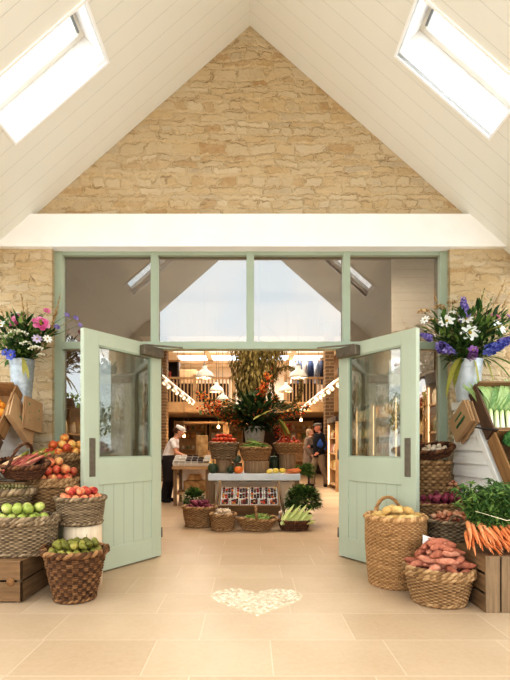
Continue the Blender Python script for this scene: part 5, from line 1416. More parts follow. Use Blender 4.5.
def track(label, x, z, d0, d1, n):
    t = thing('track_light', label, 'track light', (x, yd(d0), z)); L = d1-d0
    m = MB(); m.span((-.025, 0, -.02), (.025, L, .02)); obj('rail', m, M['white'], t)
    for k in range(3):
        m = MB(); m.tube([(0, L*(.1+.4*k), .02), (0, L*(.1+.4*k), 4.65-z if d0+L*(.1+.4*k) < 14.5 else 4.7-z)], .004, 5)
        obj('suspension_wire', m, M['bronze'], t)
    for i in range(n):
        yy = L*(i+.5)/n; a = .6*(-1)**i
        Mx = Matrix.Translation((0.02*(-1)**i, yy, -.09)) @ Matrix.Rotation(a, 4, 'Y') @ Matrix.Rotation(-.5, 4, 'X')
        m = MB(); m.lathe([(.001,.07),(.03,.07),(.045,.0),(.048,-.05),(.042,-.05),(.04,-.02),(.001,-.01)], 14, 1, 1, Mx); s = obj('spot_lamp', m, M['white'], t)
        m = MB(); m.lathe([(.001,-.03),(.038,-.03),(.038,-.026),(.001,-.026)], 12, 1, 1, Mx); obj('lens', m, M['bulbglow'], s)
track('white spotlight track hung along the side of the packing table', -1.60, 2.415, 7.2, 12.9, 11)
track('white spotlight track hung along the side of the clothes rail', 1.64, 2.375, 7.2, 14.6, 14)
M['hop'] = tinted('dried hops', (78,64,32), (128,110,60), (176,158,100), .8, .1, .2)
rng = random.Random(121)
hc = at(259, 345, 8.5); t = thing('hop_garland', 'huge hanging bunch of dried hops above the flower arrangement', 'dried hops', (hc.x, hc.y, 3.05))
m = MB()
for i in range(2600):
    k = rng.random(); z = -.98*k; a = rng.uniform(0, 2*PI)
    wid = (.56-.16*k if k < .45 else .49-.42*(k-.45)) + .04*math.sin(k*22); q = math.sqrt(rng.random())
    p = Vector((math.cos(a)*wid*q-.16*k, math.sin(a)*.32*q, z+rng.uniform(-.03,.05)))
    m.leaf(p, (math.cos(a)*.35, math.sin(a)*.35, -1), rng.uniform(.06,.13), rng.uniform(.03,.055), .15, rng.random(), n=2)
o = obj('hop_cones', m, M['hop'], t); o['kind'] = 'stuff'
m = MB(); m.tube([(0,0,-.9),(0,0,1.6)], .012, 6); m.tube([(-.5,0,-.05),(0,0,.5),(.5,0,-.05)], .008, 5); obj('hanging_rope', m, M['stem'], t)
wc = at(287, 386, 11.2); t = thing('hanging_hop_wreath', 'ring shaped wreath of dried hops hanging behind the big bunch', 'wreath', wc)
m = MB(); bb = MB()
for i in range(700):
    a = rng.uniform(0, 2*PI); p = Vector((math.cos(a)*.36, rng.gauss(0,.05), math.sin(a)*.48))*rng.uniform(.86,1.12)
    m.leaf(p, (rng.uniform(-1,1), rng.uniform(-1,1), rng.uniform(-1.2,.4)), rng.uniform(.05,.1), .04, .2, rng.random()*.6, n=2)
bb.tube([(math.cos(2*PI*k/30)*.36, 0, math.sin(2*PI*k/30)*.48) for k in range(30)], .02, 6, True); bb.tube([(0,0,.48),(0,0,4.65-wc.z)], .005, 5)
o = obj('hop_cones', m, M['hop'], t); o['kind'] = 'stuff'; obj('hoop', bb, M['stem'], t)

# ---- gallery: balustrades, boxes, garments
GZ = 2.56
def balustrade(label, x0, x1, d, posts):
    t = thing('balustrade', label, 'balustrade', ((x0+x1)/2, yd(d), 2.30)); a = (x1-x0)/2; h = .26
    m = MB(); m.span((-a, -.05, 1.10), (a, .05, 1.17)); obj('top_rail', m, M['oak'], t, bevel=.005)
    m = MB(); m.span((-a, -.04, h), (a, .04, h+.07)); obj('bottom_rail', m, M['oak'], t)
    m = MB(); m.span((-a, -.03, 0), (a, -.005, h)); obj('fascia', m, M['oak'], t)
    n = int((x1-x0)/.115)
    for i in range(n):
        xx = -a+(2*a)*(i+.5)/n
        m = MB(); m.span((xx-.022, -.02, h+.07), (xx+.022, .02, 1.10)); obj('baluster', m, M['oak_z'], t)
    for p in posts:
        m = MB(); m.span((p-(x0+x1)/2-.06, -.06, 0), (p-(x0+x1)/2+.06, .06, 1.25)); obj('newel_post', m, M['oak_z'], t)
balustrade('pale oak gallery balustrade above the packing table', -3.0, -.5, 15.40, (-1.87, -.56))
balustrade('pale oak gallery balustrade beside the brick pillar', 1.15, 3.0, 15.40, (1.2, 2.9))
M['carton'] = wood('pale cupboard wood', (214,178,136), (190,152,110), axis=2)
t = thing('cupboard', 'pale wooden cupboard on the gallery behind the balustrade', 'cupboard', (*XY(188.5, 17.0), GZ))
m = MB(); m.box((0,0,.70), (.62,.4,1.4)); obj('carcass', m, M['carton'], t, bevel=.005)
for s in (-1, 1): m = MB(); m.box((s*.152,-.21,.70), (.295,.02,1.34)); obj('door', m, M['carton'], t, bevel=.004)
M['dark'] = plain('dark stained wood', (66,46,34), (46,32,24), 6, .6)
t = thing('bookcase', 'dark open bookcase on the gallery beside the cupboard', 'bookcase', (*XY(171.5, 16.8), GZ))
for lo, hi in (((-.30,-.2,0),(-.26,.2,1.65)), ((.26,-.2,0),(.30,.2,1.65))): m = MB(); m.span(lo, hi); obj('side', m, M['dark'], t)
for z in (.1, .55, 1.0, 1.62): m = MB(); m.span((-.26,-.2,z), (.26,.2,z+.03)); obj('shelf', m, M['dark'], t)
m = MB(); m.span((-.26,.17,.1),(.26,.2,1.62)); obj('back', m, M['dark'], t)
for i in range(10):
    m = MB(); m.box((0,0,.12+.02*(i % 3)), (.04,.2,.24+.04*(i % 3))); o = obj('book', m, plain('book cover %d' % i, ((170,70,50),(60,70,90),(190,160,110),(120,90,60))[i % 4], None, 5, .6)); o.location = Vector(t.location)+Vector((-.22+.046*i, -.05, 1.03 if i < 5 else .58)); tag(o, 'upright book in the dark gallery bookcase', 'book', 'books in the gallery bookcase')
t = thing('clothes_rail', 'wooden clothes rail on the gallery by the brick pillar', 'clothes rail', (*XY(311, 16.4), GZ))
m = MB(); m.tube([(-.75,0,1.72),(.55,0,1.72)], .02, 8); obj('rail', m, M['oak'], t)
for s in (-.74, .54): m = MB(); m.bar((s,-.2,0),(s,0,1.74),.04,.04,(1,0,0)); m.bar((s,.2,0),(s,0,1.74),.04,.04,(1,0,0)); obj('leg', m, M['oak_z'], t)
def garment(x, colr, lb, w_=.34):
    g = thing('hanging_shirt', lb+' hanging on the gallery clothes rail', 'shirt', Vector(t.location)+Vector((x, 0, 1.66)), rz=1.25); mt = plain('cloth '+lb, colr, tuple(v*.85 for v in colr), 6, .9)
    m = MB(); vs = []; n = 12
    for j, (z, a_, b_) in enumerate(((0,.06,.03),(-.04,w_*.55,.05),(-.10,w_*.62,.06),(-.30,w_*.5,.07),(-.85,w_*.56,.09))):
        for k in range(n): th = 2*PI*k/n; vs.append((a_*math.cos(th), b_*math.sin(th)*(1+.2*math.sin(5*th)), z))
    m.add(vs, [(j*n+k, j*n+(k+1) % n, (j+1)*n+(k+1) % n, (j+1)*n+k) for j in range(4) for k in range(n)]); obj('body', m, mt, g)
    for s in (-1, 1): m = MB(); m.tube([(s*w_*.5,0,-.06),(s*w_*.72,0,-.30),(s*w_*.78,0,-.60)], [.07,.06,.05], 8); obj('sleeve', m, mt, g)
    m = MB(); m.tube([(-.14,0,-.03),(0,0,.02),(0,0,.06)], .008, 5); obj('hanger', m, M['oak'], g)
for x, c_, lb in ((-.66,(226,220,212),'white shirt'), (-.42,(110,122,150),'slate blue shirt'), (-.2,(216,204,196),'oatmeal shirt'), (.0,(60,70,100),'navy shirt'), (.2,(198,206,220),'pale blue shirt'), (.4,(70,74,92),'charcoal shirt')): garment(x, c_, lb)
# ---- under the gallery: counter and lamps
t = thing('shop_counter', 'long oak counter under the gallery at the back of the shop', 'counter', (-.75, yd(17.2), 0))
m = MB(); m.span((-1.2,-.3,.92), (1.2,.3,.98)); obj('worktop', m, M['oak'], t)
for i in range(4): m = MB(); m.span((-1.19+.6*i,-.27,.02), (-1.19+.6*i+.58,.27,.92)); obj('front_panel', m, M['carton'], t)
t = thing('canopy_shelf', 'golden oak canopy shelf hung under the gallery over the counter', 'shelf', (-1.4, yd(16.3), 1.93))
m = MB(); m.span((-.9,-.25,0), (1.0,.25,.07)); obj('board', m, M['oak'], t)
for s in (-.8, .9): m = MB(); m.tube([(s,0,.07),(s,0,.37)], .012, 6); obj('hanging_rod', m, M['bronze'], t)
for i, (px, py, d) in enumerate(((218.5,427,14.9),(184,436,15.2),(301,420,15.2),(247,424,15.6))):
    p = at(px, py, d); t = thing('hanging_bulb', ('bare glowing bulb over the counter', 'bare glowing bulb behind the shop worker', 'bare glowing bulb above the two shoppers', 'bare glowing bulb behind the flower arrangement')[i], 'lamp', p)
    m = MB(); m.blob((0,0,0), .05, 10, 7); obj('bulb', m, M['warmglow'], t); m = MB(); m.tube([(0,0,.04),(0,0,(2.3 if d > 15.45 else 4.7)-p.z)], .006, 5); m.tube([(0,0,.04),(0,0,.11)], .022, 8); obj('cord', m, M['bronze'], t)
    point('bulb_light', p+Vector((0,-.12,0)), 36, (1,.72,.4), .04)
M['tin'] = plain('jar contents', (206,160,96), (150,96,56), 14, .4)
def jar_mb(r, h): return MB().lathe([(.001,0),(r*.94,0),(r,.01),(r,h*.72),(r*.8,h*.84),(r*.8,h*.86)], 12)
def lid_mb(r, h): return MB().lathe([(r*.84,h*.85),(r*.86,h*.86),(r*.86,h),(.001,h)], 12)
def pack_mb(w_, h_):
    m = MB(); vs = []; 
    for z, a_, b_ in ((0,w_/2,w_*.3),(h_*.5,w_*.52,w_*.34),(h_*.85,w_*.5,w_*.2),(h_,w_*.5,.006)):
        vs += [(-a_,-b_,z),(a_,-b_,z),(a_,b_,z),(-a_,b_,z)]
    m.add(vs, [(3,2,1,0),(12,13,14,15)]+[(j*4+k, j*4+(k+1) % 4, (j+1)*4+(k+1) % 4, (j+1)*4+k) for j in range(3) for k in range(4)], None, .5, True); return m
jm = [plain('jar contents %d' % i, c_, tuple(v*.75 for v in c_), 12, .35) for i, c_ in enumerate(((206,150,80),(160,70,50),(222,200,150),(120,120,70),(226,214,196)))]
JL = mesh_of(lid_mb(.055,.17), 'lid', plain('gold lid', (206,176,110), None, 4, .35, metal=.5))
JM = [mesh_of(jar_mb(.055,.17), 'jar', k) for k in jm]; PK = [mesh_of(pack_mb(.16,.25), 'packet', k) for k in jm]
def shelf_unit(label, x0, x1, y0, y1, h, glowmat, grp, rs, face=-1, dz=.40, led=True, n=6):
    """shelving along a side wall; face -1 opens towards -x (middle of the shop from the right), +1 towards +x"""
    t = thing('shelving_unit', label, 'shelving', ((x0+x1)/2, (y0+y1)/2, 0)); a, b = (x1-x0)/2, (y1-y0)/2
    for s in (-1, 1): m = MB(); m.span((-a, s*b-.02, 0), (a, s*b+.02, h)); obj('side_panel', m, M['oak_z'], t)
    m = MB(); bx = -face*a; m.span((min(bx, bx+face*.02), -b+.02, 0), (max(bx, bx+face*.02), b-.02, h)); obj('back_panel', m, M['white'], t)
    m = MB(); m.span((-a, -b-.02, h), (a, b+.02, h+.14)); obj('cornice', m, M['dark'], t)
    zs = [.15+dz*k for k in range(int((h-.3)/dz)+1)]
    for z in zs: m = MB(); m.span((-a+.025, -b+.02, z-.025), (a-.01, b-.02, z)); obj('shelf', m, M['oak'], t)
    if led:
        for s in (-1, 1): m = MB(); fx_ = face*(a-.03); m.span((fx_-.008, s*(b-.04)-.008, .1), (fx_+.008, s*(b-.04)+.008, h-.05)); obj('light_strip', m, glowmat, t)
    for zi, z in enumerate(zs[1:] if len(zs) > 3 else zs):
        for i in range(n):
            yy = -b+.12+(2*b-.24)*i/(n-1); pick = rs.random()
            p = Vector(t.location)+Vector((face*(a-.13), yy, z+.003))
            if zi % 2 == 0:
                j = bpy.data.objects.new('preserve_jar', None); col.objects.link(j); j.location = p; k = rs.uniform(.95,1.25); j.scale = (1.0, 1.0, k)
                o = bpy.data.objects.new('jar', rs.choice(JM)); col.objects.link(o); o.parent = j; o = bpy.data.objects.new('lid', JL); col.objects.link(o); o.parent = j
                tag(j, 'preserve jar with gold lid on '+grp, 'jar', 'jars on '+grp)
            else:
                o = bpy.data.objects.new('food_packet', rs.choice(PK)); col.objects.link(o); o.location = p; o.rotation_euler = (0,0,PI/2); tag(o, 'upright food packet on '+grp, 'packet', 'packets on '+grp)
    return t
rs_ = random.Random(131)
for i, (d0, d1) in enumerate(((5.35,6.75),(6.85,8.25),(8.35,9.75),(9.85,11.25))):
    shelf_unit(('lit oak shelving unit along the brick wall, seen through the sidelight', 'second lit oak shelving unit along the brick wall, seen through the door pane', 'third lit oak shelving unit along the brick wall, behind the door', 'last lit oak shelving unit along the brick wall, at the door edge')[i],
               2.6, 3.3, yd(d0), yd(d1), 2.05, M['ledglow'], ('the shelving nearest the sidelight', 'the second lit shelving', 'the third lit shelving', 'the last lit shelving')[i], rs_, -1)
shelf_unit('white lit shelving unit beside the two shoppers', 2.12, 2.8, yd(11.3), yd(12.5), 1.75, M['ledglow'], 'the shelving beside the shoppers', rs_, -1)
for i, (d0, d1) in enumerate(((5.4,7.0),(7.1,8.7))):
    shelf_unit(('oak shelving unit along the timber wall behind the sidelight', 'second oak shelving unit along the timber wall')[i], -3.55, -2.95, yd(d0), yd(d1), 1.9, M['ledglow'], ('the timber wall shelving by the sidelight', 'the second timber wall shelving')[i], rs_, 1, led=False, n=5)

for k, (x0, x1, lb) in enumerate(((-2.95,-1.95,'dark sideboard on the gallery behind the balustrade, by the corner'), (-1.85,-.75,'dark sideboard on the gallery behind the balustrade, by the hops'), (1.3,2.3,'dark sideboard on the gallery under the clothes rail'))):
    t = thing('sideboard', lb, 'sideboard', ((x0+x1)/2, yd(15.95), GZ)); a = (x1-x0)/2
    m = MB(); m.span((-a,-.2,.0), (a,.2,.74)); obj('carcass', m, M['dark'], t, bevel=.004)
    for i in range(3): m = MB(); m.span((-a+.02+i*2*a/3,-.215,.1), (-a-.02+(i+1)*2*a/3,-.2,.70)); d_ = obj('door', m, M['dark'], t, bevel=.003); m = MB(); m.blob((-a+(i+.5)*2*a/3,-.23,.42), .018, 8, 6); obj('knob', m, M['bronze'], d_)

def back_shelf(label, grp, x0, x1, d, h, rs):
    t = thing('shelving_unit', label, 'shelving', ((x0+x1)/2, yd(d), 0)); a = (x1-x0)/2
    for s in (-1, 1): m = MB(); m.span((s*a-.02, -.2, 0), (s*a+.02, .2, h)); obj('side_panel', m, M['oak_z'], t)
    m = MB(); m.span((-a+.02, .17, 0), (a-.02, .2, h)); obj('back_panel', m, M['carton'], t)
    for z in (.1, .55, 1.0, 1.42, 1.80): m = MB(); m.span((-a+.02, -.2, z-.03), (a-.02, .17, z)); obj('shelf', m, M['oak'], t)
    n = int((x1-x0)/.19)
    for zi, z in enumerate((1.0, 1.42, 1.80)):
        for i in range(n):
            p = Vector(t.location)+Vector((-a+.12+(2*a-.24)*i/(n-1), -.05, z+.003))
            if zi == 1: o = bpy.data.objects.new('food_packet', rs.choice(PK)); col.objects.link(o); o.location = p; tag(o, 'upright food packet on '+grp, 'packet', 'packets on '+grp)
            else:
                j = bpy.data.objects.new('preserve_jar', None); col.objects.link(j); j.location = p
                o = bpy.data.objects.new('jar', rs.choice(JM)); col.objects.link(o); o.parent = j; o = bpy.data.objects.new('lid', JL); col.objects.link(o); o.parent = j
                tag(j, 'preserve jar with gold lid on '+grp, 'jar', 'jars on '+grp)
back_shelf('oak shelving on the back wall under the gallery, by the packing table', 'the back shelving by the packing table', -3.0, -1.75, 18.3, 2.15, rs_)
back_shelf('oak shelving on the back wall under the gallery, behind the big arrangement', 'the back shelving behind the arrangement', -1.6, -.3, 18.3, 2.15, rs_)
back_shelf('oak shelving on the back wall under the gallery, behind the shoppers', 'the back shelving behind the shoppers', 1.2, 2.5, 18.3, 2.15, rs_)
# ================================================================ PEOPLE
def loft(m, secs, seg=16, M_=None):
    vs = []; n = len(secs)
    for c, rx, ry in secs:
        for k in range(seg):
            a = 2*PI*k/seg; vs.append((c[0]+rx*math.cos(a), c[1]+ry*math.sin(a), c[2]))
    fs = [(i*seg+k, i*seg+(k+1) % seg, (i+1)*seg+(k+1) % seg, (i+1)*seg+k) for i in range(n-1) for k in range(seg)]
    fs += [tuple(reversed(range(seg))), tuple((n-1)*seg+k for k in range(seg))]
    return m.add(vs, fs, M_)
def fuse(o, vox, sm=2):
    r = o.modifiers.new('fuse', 'REMESH'); r.mode = 'VOXEL'; r.voxel_size = vox; r.use_smooth_shade = True
    if sm: s_ = o.modifiers.new('smooth', 'SMOOTH'); s_.iterations = sm; s_.factor = 0.5
def hand(m, w, d, side, curl=.5):
    """palm, four fingers, thumb; d = direction of the hand, side = thumb side"""
    w = Vector(w); d = Vector(d).normalized(); sd = Vector(side); sd = (sd-d*sd.dot(d)).normalized(); dn = d.cross(sd)
    if dn.z > 0: dn = -dn
    m.tube([w-d*.02, w+d*.03, w+d*.085], [.024,.032,.030], 8)
    m.blob(w+d*.055, (.034,.034,.030), 8, 6)
    for i, L in enumerate((.066,.076,.070,.054)):
        b = w+d*.082+sd*(.026-.0175*i); k1 = b+d*L*.5+dn*L*.18*curl; k2 = k1+(d*(1-curl*.6)+dn*curl).normalized()*L*.35; k3 = k2+(d*(1-curl)+dn*curl*1.3).normalized()*L*.25
        m.tube([b-d*.02, b, k1, k2, k3], [.0095,.0095,.009,.0085,.0075], 7)
    b = w+d*.03+sd*.028; m.tube([b, b+sd*.022+d*.03+dn*.008, b+sd*.026+d*.058+dn*.018], [.012,.0105,.0085], 7)
def head(m, c, yaw, pitch, k=1.0):
    H = Matrix.Translation(Vector(c)) @ Euler((pitch, 0, yaw)).to_matrix().to_4x4() @ Matrix.Scale(k, 4)
    # local: +y is the face
    m.blob((0,-.005,.03), (.076,.095,.10), 16, 12, H)
    m.blob((0,.025,-.04), (.060,.070,.078), 14, 10, H)
    m.blob((0,.055,-.092), (.030,.030,.024), 10, 8, H)            # chin
    m.tube([H @ Vector((0,.085,.03)), H @ Vector((0,.108,.0)), H @ Vector((0,.116,-.018)), H @ Vector((0,.098,-.028))], [.010,.012,.015,.012], 8)
    for s in (-1, 1):
        m.blob((s*.078,-.005,0), (.012,.022,.032), 8, 6, H); m.blob((s*.042,.075,-.02), (.024,.02,.02), 8, 6, H)
        m.blob((s*.032,.088,.028), (.024,.012,.008), 8, 6, H)      # brow
    m.blob((0,.094,-.055), (.026,.012,.008), 8, 6, H)
    return H
def face_bits(r, H, lip):
    for s in (-1, 1):
        m = MB(); m.blob((s*.032,.089,.008), (.012,.008,.008), 8, 6, H); obj('eye', m, M['eyewhite'], r)
        m = MB(); m.blob((s*.032,.096,.008), (.006,.004,.006), 6, 5, H); obj('iris', m, M['dark'], r)
    m = MB(); m.blob((0,.104,-.054), (.022,.004,.006), 8, 5, H); obj('mouth', m, lip, r)
M['eyewhite'] = plain('eye white', (236,232,226), None, 5, .3)
def person(label, loc, rz, sk, legs, torso, arms, headp, clothes):
    """torso: list of (centre, rx, ry) from hips to neck; legs / arms: joint chains"""
    r = thing('person', label, 'person', loc, rz)
    m = MB()
    loft(m, torso)
    for hip, knee, ankle, toe in legs:
        m.tube([hip, Vector(hip).lerp(Vector(knee), .5), knee, Vector(knee).lerp(Vector(ankle), .35), ankle], [.088,.075,.055,.056,.036], 12)
        m.tube([Vector(ankle)+Vector((0,0,.0)), Vector(ankle).lerp(Vector(toe), .5)+Vector((0,0,-.02)), toe], [.036,.038,.028], 8)
    for sh, el, wr, hd, side in arms:
        m.tube([sh, Vector(sh).lerp(Vector(el), .5), el, Vector(el).lerp(Vector(wr), .4), wr], [.052,.046,.038,.037,.025], 10)
        hand(m, wr, hd, side)
    nk = Vector(torso[-1][0]); hc = Vector(headp[0])
    m.tube([nk-Vector((0,0,.04)), nk.lerp(hc, .5), hc-Vector((0,0,.02))], [.058,.052,.05], 10)
    H = head(m, *headp)
    b = obj('body', m, sk, r); fuse(b, .010, 3)
    lip = plain('lips', (176,96,86), None, 5, .5); face_bits(r, H, lip)
    clothes(r, H)
    return r
def inflate(secs, g): return [(c, a+g, b+g) for c, a, b in secs]
skin1 = plain('skin', (214,160,132), (198,142,114), 6, .55); skin2 = plain('ruddy skin', (206,140,116), (190,120,98), 6, .55)
cloth = lambda n, a, b=None: plain(n, a, b or tuple(v*.86 for v in a), 9, .9)
# ---- shop worker: faces +x, bending a little over the packing table; local +y = facing
tor = [((0,-.02,.84),.15,.11), ((0,-.03,.93),.165,.125), ((0,0,1.05),.135,.10), ((0,.06,1.18),.155,.115), ((0,.11,1.30),.165,.10), ((0,.135,1.36),.12,.075), ((0,.155,1.40),.06,.06)]
legs = [((-.085,-.02,.86),(-.09,.03,.47),(-.09,-.02,.09),(-.10,.13,.03)), ((.085,-.02,.86),(.09,-.02,.47),(.09,-.10,.09),(.10,.05,.03))]
arms = [((-.17,.115,1.315),(-.20,.17,1.06),(-.12,.40,.95),(.15,1,-.15),(1,0,.2)), ((.17,.115,1.315),(.21,.20,1.07),(.12,.42,.98),(-.1,1,-.15),(-1,0,.2))]
def wear_worker(r, H):
    m = MB(); loft(m, inflate(tor[1:6], .016))
    for s, a in zip((-1, 1), arms): m.tube([Vector((s*.13,.115,1.325)), Vector(a[0]), Vector(a[0]).lerp(Vector(a[1]), .62)], [.07,.068,.062], 12)
    fuse(obj('white_shirt', m, cloth('white cotton', (238,232,228)), r), .012)
    m = MB(); loft(m, inflate(tor[:2], .022)); 
    for h_, k_, a_, t_ in legs: m.tube([h_, k_, Vector(a_)+Vector((0,0,.0))], [.108,.082,.066], 12)
    fuse(obj('trousers', m, cloth('black cloth', (38,32,32)), r), .014)
    m = MB(); loft(m, [((0,.03,.45),.20,.13), ((0,.02,.80),.185,.14), ((0,-.02,.93),.19,.148), ((0,.0,1.02),.165,.13)]); fuse(obj('apron', m, cloth('dark apron', (44,36,36)), r), .014)
    for h_, k_, a_, t_ in legs:
        m = MB(); m.tube([Vector(a_)+Vector((0,-.05,-.03)), Vector(a_)+Vector((0,.03,-.04)), Vector(t_)+Vector((0,.02,.005))], [.045,.05,.034], 10); fuse(obj('shoe', m, cloth('black leather', (26,24,24)), r), .01)
    m = MB(); m.blob((0,-.028,.035), (.088,.100,.100), 14, 10, H); m.blob((0,-.11,-.01), (.045,.045,.05), 10, 8, H); fuse(obj('hair', m, cloth('brown hair', (96,66,44)), r), .012)
    m = MB(); m.lathe([(.086,.055),(.096,.075),(.104,.115),(.098,.135),(.06,.15),(.001,.152)], 20, .92, 1.12, H @ Matrix.Translation((0,-.012,-.012))); m.blob((0,.09,.065), (.07,.055,.010), 12, 6, H); obj('white_cap', m, cloth('white cap cloth', (242,238,232)), r)
wx, wy = XY(168.5, 9.25)
person('shop worker in white cap, white shirt and dark apron bending over the packing table', (wx, wy, 0), -PI/2, skin1, legs, tor, arms, ((0,.235,1.515), 0.0, -.42, .98), wear_worker).scale = (.94,.94,.94)

# ---- man in flat cap: faces -x with back partly turned
tor2 = [((0,0,.88),.155,.12), ((0,0,.98),.165,.13), ((0,0,1.10),.160,.125), ((0,.01,1.28),.185,.13), ((0,.0,1.43),.195,.105), ((0,.0,1.49),.13,.08), ((0,.01,1.535),.06,.06)]
legs2 = [((-.09,0,.90),(-.10,-.08,.50),(-.11,-.24,.10),(-.13,-.12,.03)), ((.09,0,.90),(.10,.14,.50),(.10,.16,.09),(.12,.32,.03))]
arms2 = [((-.20,0,1.44),(-.25,-.06,1.16),(-.20,.10,.95),(.1,.9,-.5),(0,0,1)), ((.20,0,1.44),(.25,-.03,1.16),(.16,.20,1.12),(-.6,.8,-.1),(0,0,1))]
def wear_man(r, H):
    m = MB(); loft(m, [((0,0,.82),.19,.15)]+inflate(tor2[1:6], .028))
    for s, a in zip((-1, 1), arms2): m.tube([Vector((s*.14,0,1.45)), Vector(a[0]), Vector(a[0]).lerp(Vector(a[1]), .5), Vector(a[1]), Vector(a[2])], [.08,.082,.072,.062,.048], 12)
    fuse(obj('black_jacket', m, cloth('black wool', (18,18,20)), r), .014)
    m = MB(); loft(m, inflate(tor2[:2], .012))
    for h_, k_, a_, t_ in legs2: m.tube([h_, Vector(h_).lerp(Vector(k_), .5), k_, Vector(a_)+Vector((0,0,-.02))], [.115,.105,.088,.075], 12)
    fuse(obj('trousers', m, cloth('khaki cotton', (138,118,96)), r), .014)
    for h_, k_, a_, t_ in legs2:
        m = MB(); m.tube([Vector(a_)+Vector((0,-.05,-.03)), Vector(a_)+Vector((0,.04,-.045)), Vector(t_)+Vector((0,.03,.005))], [.05,.054,.036], 10); fuse(obj('shoe', m, cloth('dark brown leather', (40,28,22)), r), .01)
    m = MB(); m.blob((0,-.03,.02), (.084,.092,.085), 14, 10, H); fuse(obj('hair', m, cloth('grey hair', (150,140,130)), r), .012)
    m = MB(); m.blob((0,-.005,.085), (.102,.125,.045), 18, 8, H); m.blob((0,.10,.062), (.075,.06,.014), 14, 6, H); fuse(obj('flat_cap', m, cloth('grey tweed', (108,102,94)), r), .01)
    m = MB(); m.tube([Vector((0,.0,1.50))+Vector((.075*math.cos(2*PI*k/16), .075*math.sin(2*PI*k/16), .012*math.sin(2*PI*k/16))) for k in range(16)], .02, 6, True); obj('collar', m, cloth('black collar', (16,16,18)), r)
mx, my = XY(319, 12.75)
man = person('man in flat cap, black jacket and khaki trousers standing in the aisle', (mx, my, 0), PI/2+.25, skin2, legs2, tor2, arms2, ((0,.03,1.655), .15, -.05, 1.03), wear_man)
bag = MB(); loft(bag, [((0,0,0),.15,.05), ((0,0,.12),.16,.06), ((0,0,.22),.14,.03)]); o = obj('cloth_bag', bag, cloth('blue cloth', (52,84,150))); o.location = (mx+.03, my-.22, 1.08); o.rotation_euler = (0, R(25), R(10)); tag(o, 'bright blue cloth bag under the arm of the man in the flat cap', 'bag')
# ---- woman in grey-brown coat beside him
tor3 = [((0,0,.84),.15,.12), ((0,0,.94),.165,.13), ((0,0,1.05),.145,.11), ((0,.02,1.20),.165,.125), ((0,.0,1.32),.17,.10), ((0,.0,1.37),.12,.075), ((0,.01,1.41),.055,.055)]
legs3 = [((-.085,0,.86),(-.09,.02,.47),(-.09,0,.09),(-.11,.14,.03)), ((.085,0,.86),(.09,.05,.47),(.09,.05,.09),(.11,.19,.03))]
arms3 = [((-.17,0,1.33),(-.22,-.04,1.07),(-.15,.18,1.0),(.4,.8,.1),(0,0,1)), ((.17,0,1.33),(.22,-.03,1.07),(.18,.12,.88),(0,.8,-.6),(0,0,1))]
def wear_woman(r, H):
    m = MB(); loft(m, [((0,0,.50),.23,.19), ((0,0,.75),.21,.17)]+inflate(tor3[1:6], .03))
    for s, a in zip((-1, 1), arms3): m.tube([Vector((s*.12,0,1.34)), Vector(a[0]), Vector(a[0]).lerp(Vector(a[1]), .5), Vector(a[1]), Vector(a[2])], [.075,.076,.07,.06,.05], 12)
    fuse(obj('long_coat', m, cloth('taupe wool', (138,118,102)), r), .014)
    m = MB()
    for h_, k_, a_, t_ in legs3: m.tube([h_, k_, Vector(a_)+Vector((0,0,-.02))], [.09,.072,.055], 12)
    fuse(obj('trousers', m, cloth('dark cotton', (46,40,40)), r), .014)
    for h_, k_, a_, t_ in legs3:
        m = MB(); m.tube([Vector(a_)+Vector((0,-.05,-.03)), Vector(a_)+Vector((0,.03,-.045)), Vector(t_)+Vector((0,.02,.0))], [.045,.048,.03], 10); fuse(obj('shoe', m, cloth('black shoe', (28,26,26)), r), .01)
    m = MB(); m.blob((0,-.03,.035), (.092,.10,.105), 16, 12, H); m.blob((0,-.065,-.06), (.075,.05,.09), 12, 8, H); fuse(obj('hair', m, cloth('ash blonde hair', (172,146,116)), r), .012)
    m = MB(); m.tube([Vector((0,.0,1.385))+Vector((.085*math.cos(2*PI*k/16), .085*math.sin(2*PI*k/16)+.01, .015*math.sin(2*PI*k/16))) for k in range(16)], .03, 8, True); obj('scarf', m, cloth('beige scarf', (196,166,140)), r)
qx, qy = XY(309, 13.6)
person('woman in long taupe coat standing beside the man in the flat cap', (qx, qy, 0), -PI/2-.45, skin1, legs3, tor3, arms3, ((0,.03,1.525), .1, -.05, .97), wear_woman)

# ================================================================ GARDEN OUTSIDE, seen in the glass
rng = random.Random(151)
M['treeleaf'] = tinted('garden leaves', (60,84,36), (110,136,62), (168,184,104), .7, .2, .3)
def tree(label, x, y, h, r, n):
    t = thing('garden_tree', label, 'tree', (x, y, -.06))
    m = MB(); m.tube([(0,0,0),(.05,0,h*.3),(0,.05,h*.6),(.05,0,h*.85)], [.14,.11,.08,.03], 8)
    for k in range(6): a = k*1.05; m.tube([(0,0,h*(.35+.06*k)), (math.cos(a)*r*.7, math.sin(a)*r*.7, h*(.55+.06*k))], [.05,.015], 5)
    obj('trunk', m, M['log'], t); m = MB()
    for i in range(n):
        a = rng.uniform(0, 2*PI); e = math.acos(rng.uniform(-.6,1)); q = rng.uniform(.5,1)
        p = Vector((math.sin(e)*math.cos(a)*r*q, math.sin(e)*math.sin(a)*r*q, h*.66+math.cos(e)*h*.34*q)); m.leaf(p, (rng.uniform(-1,1), rng.uniform(-1,1), rng.uniform(-.8,.4)), rng.uniform(.15,.3), .12, .3, rng.random(), n=2)
    obj('foliage', m, M['treeleaf'], t)
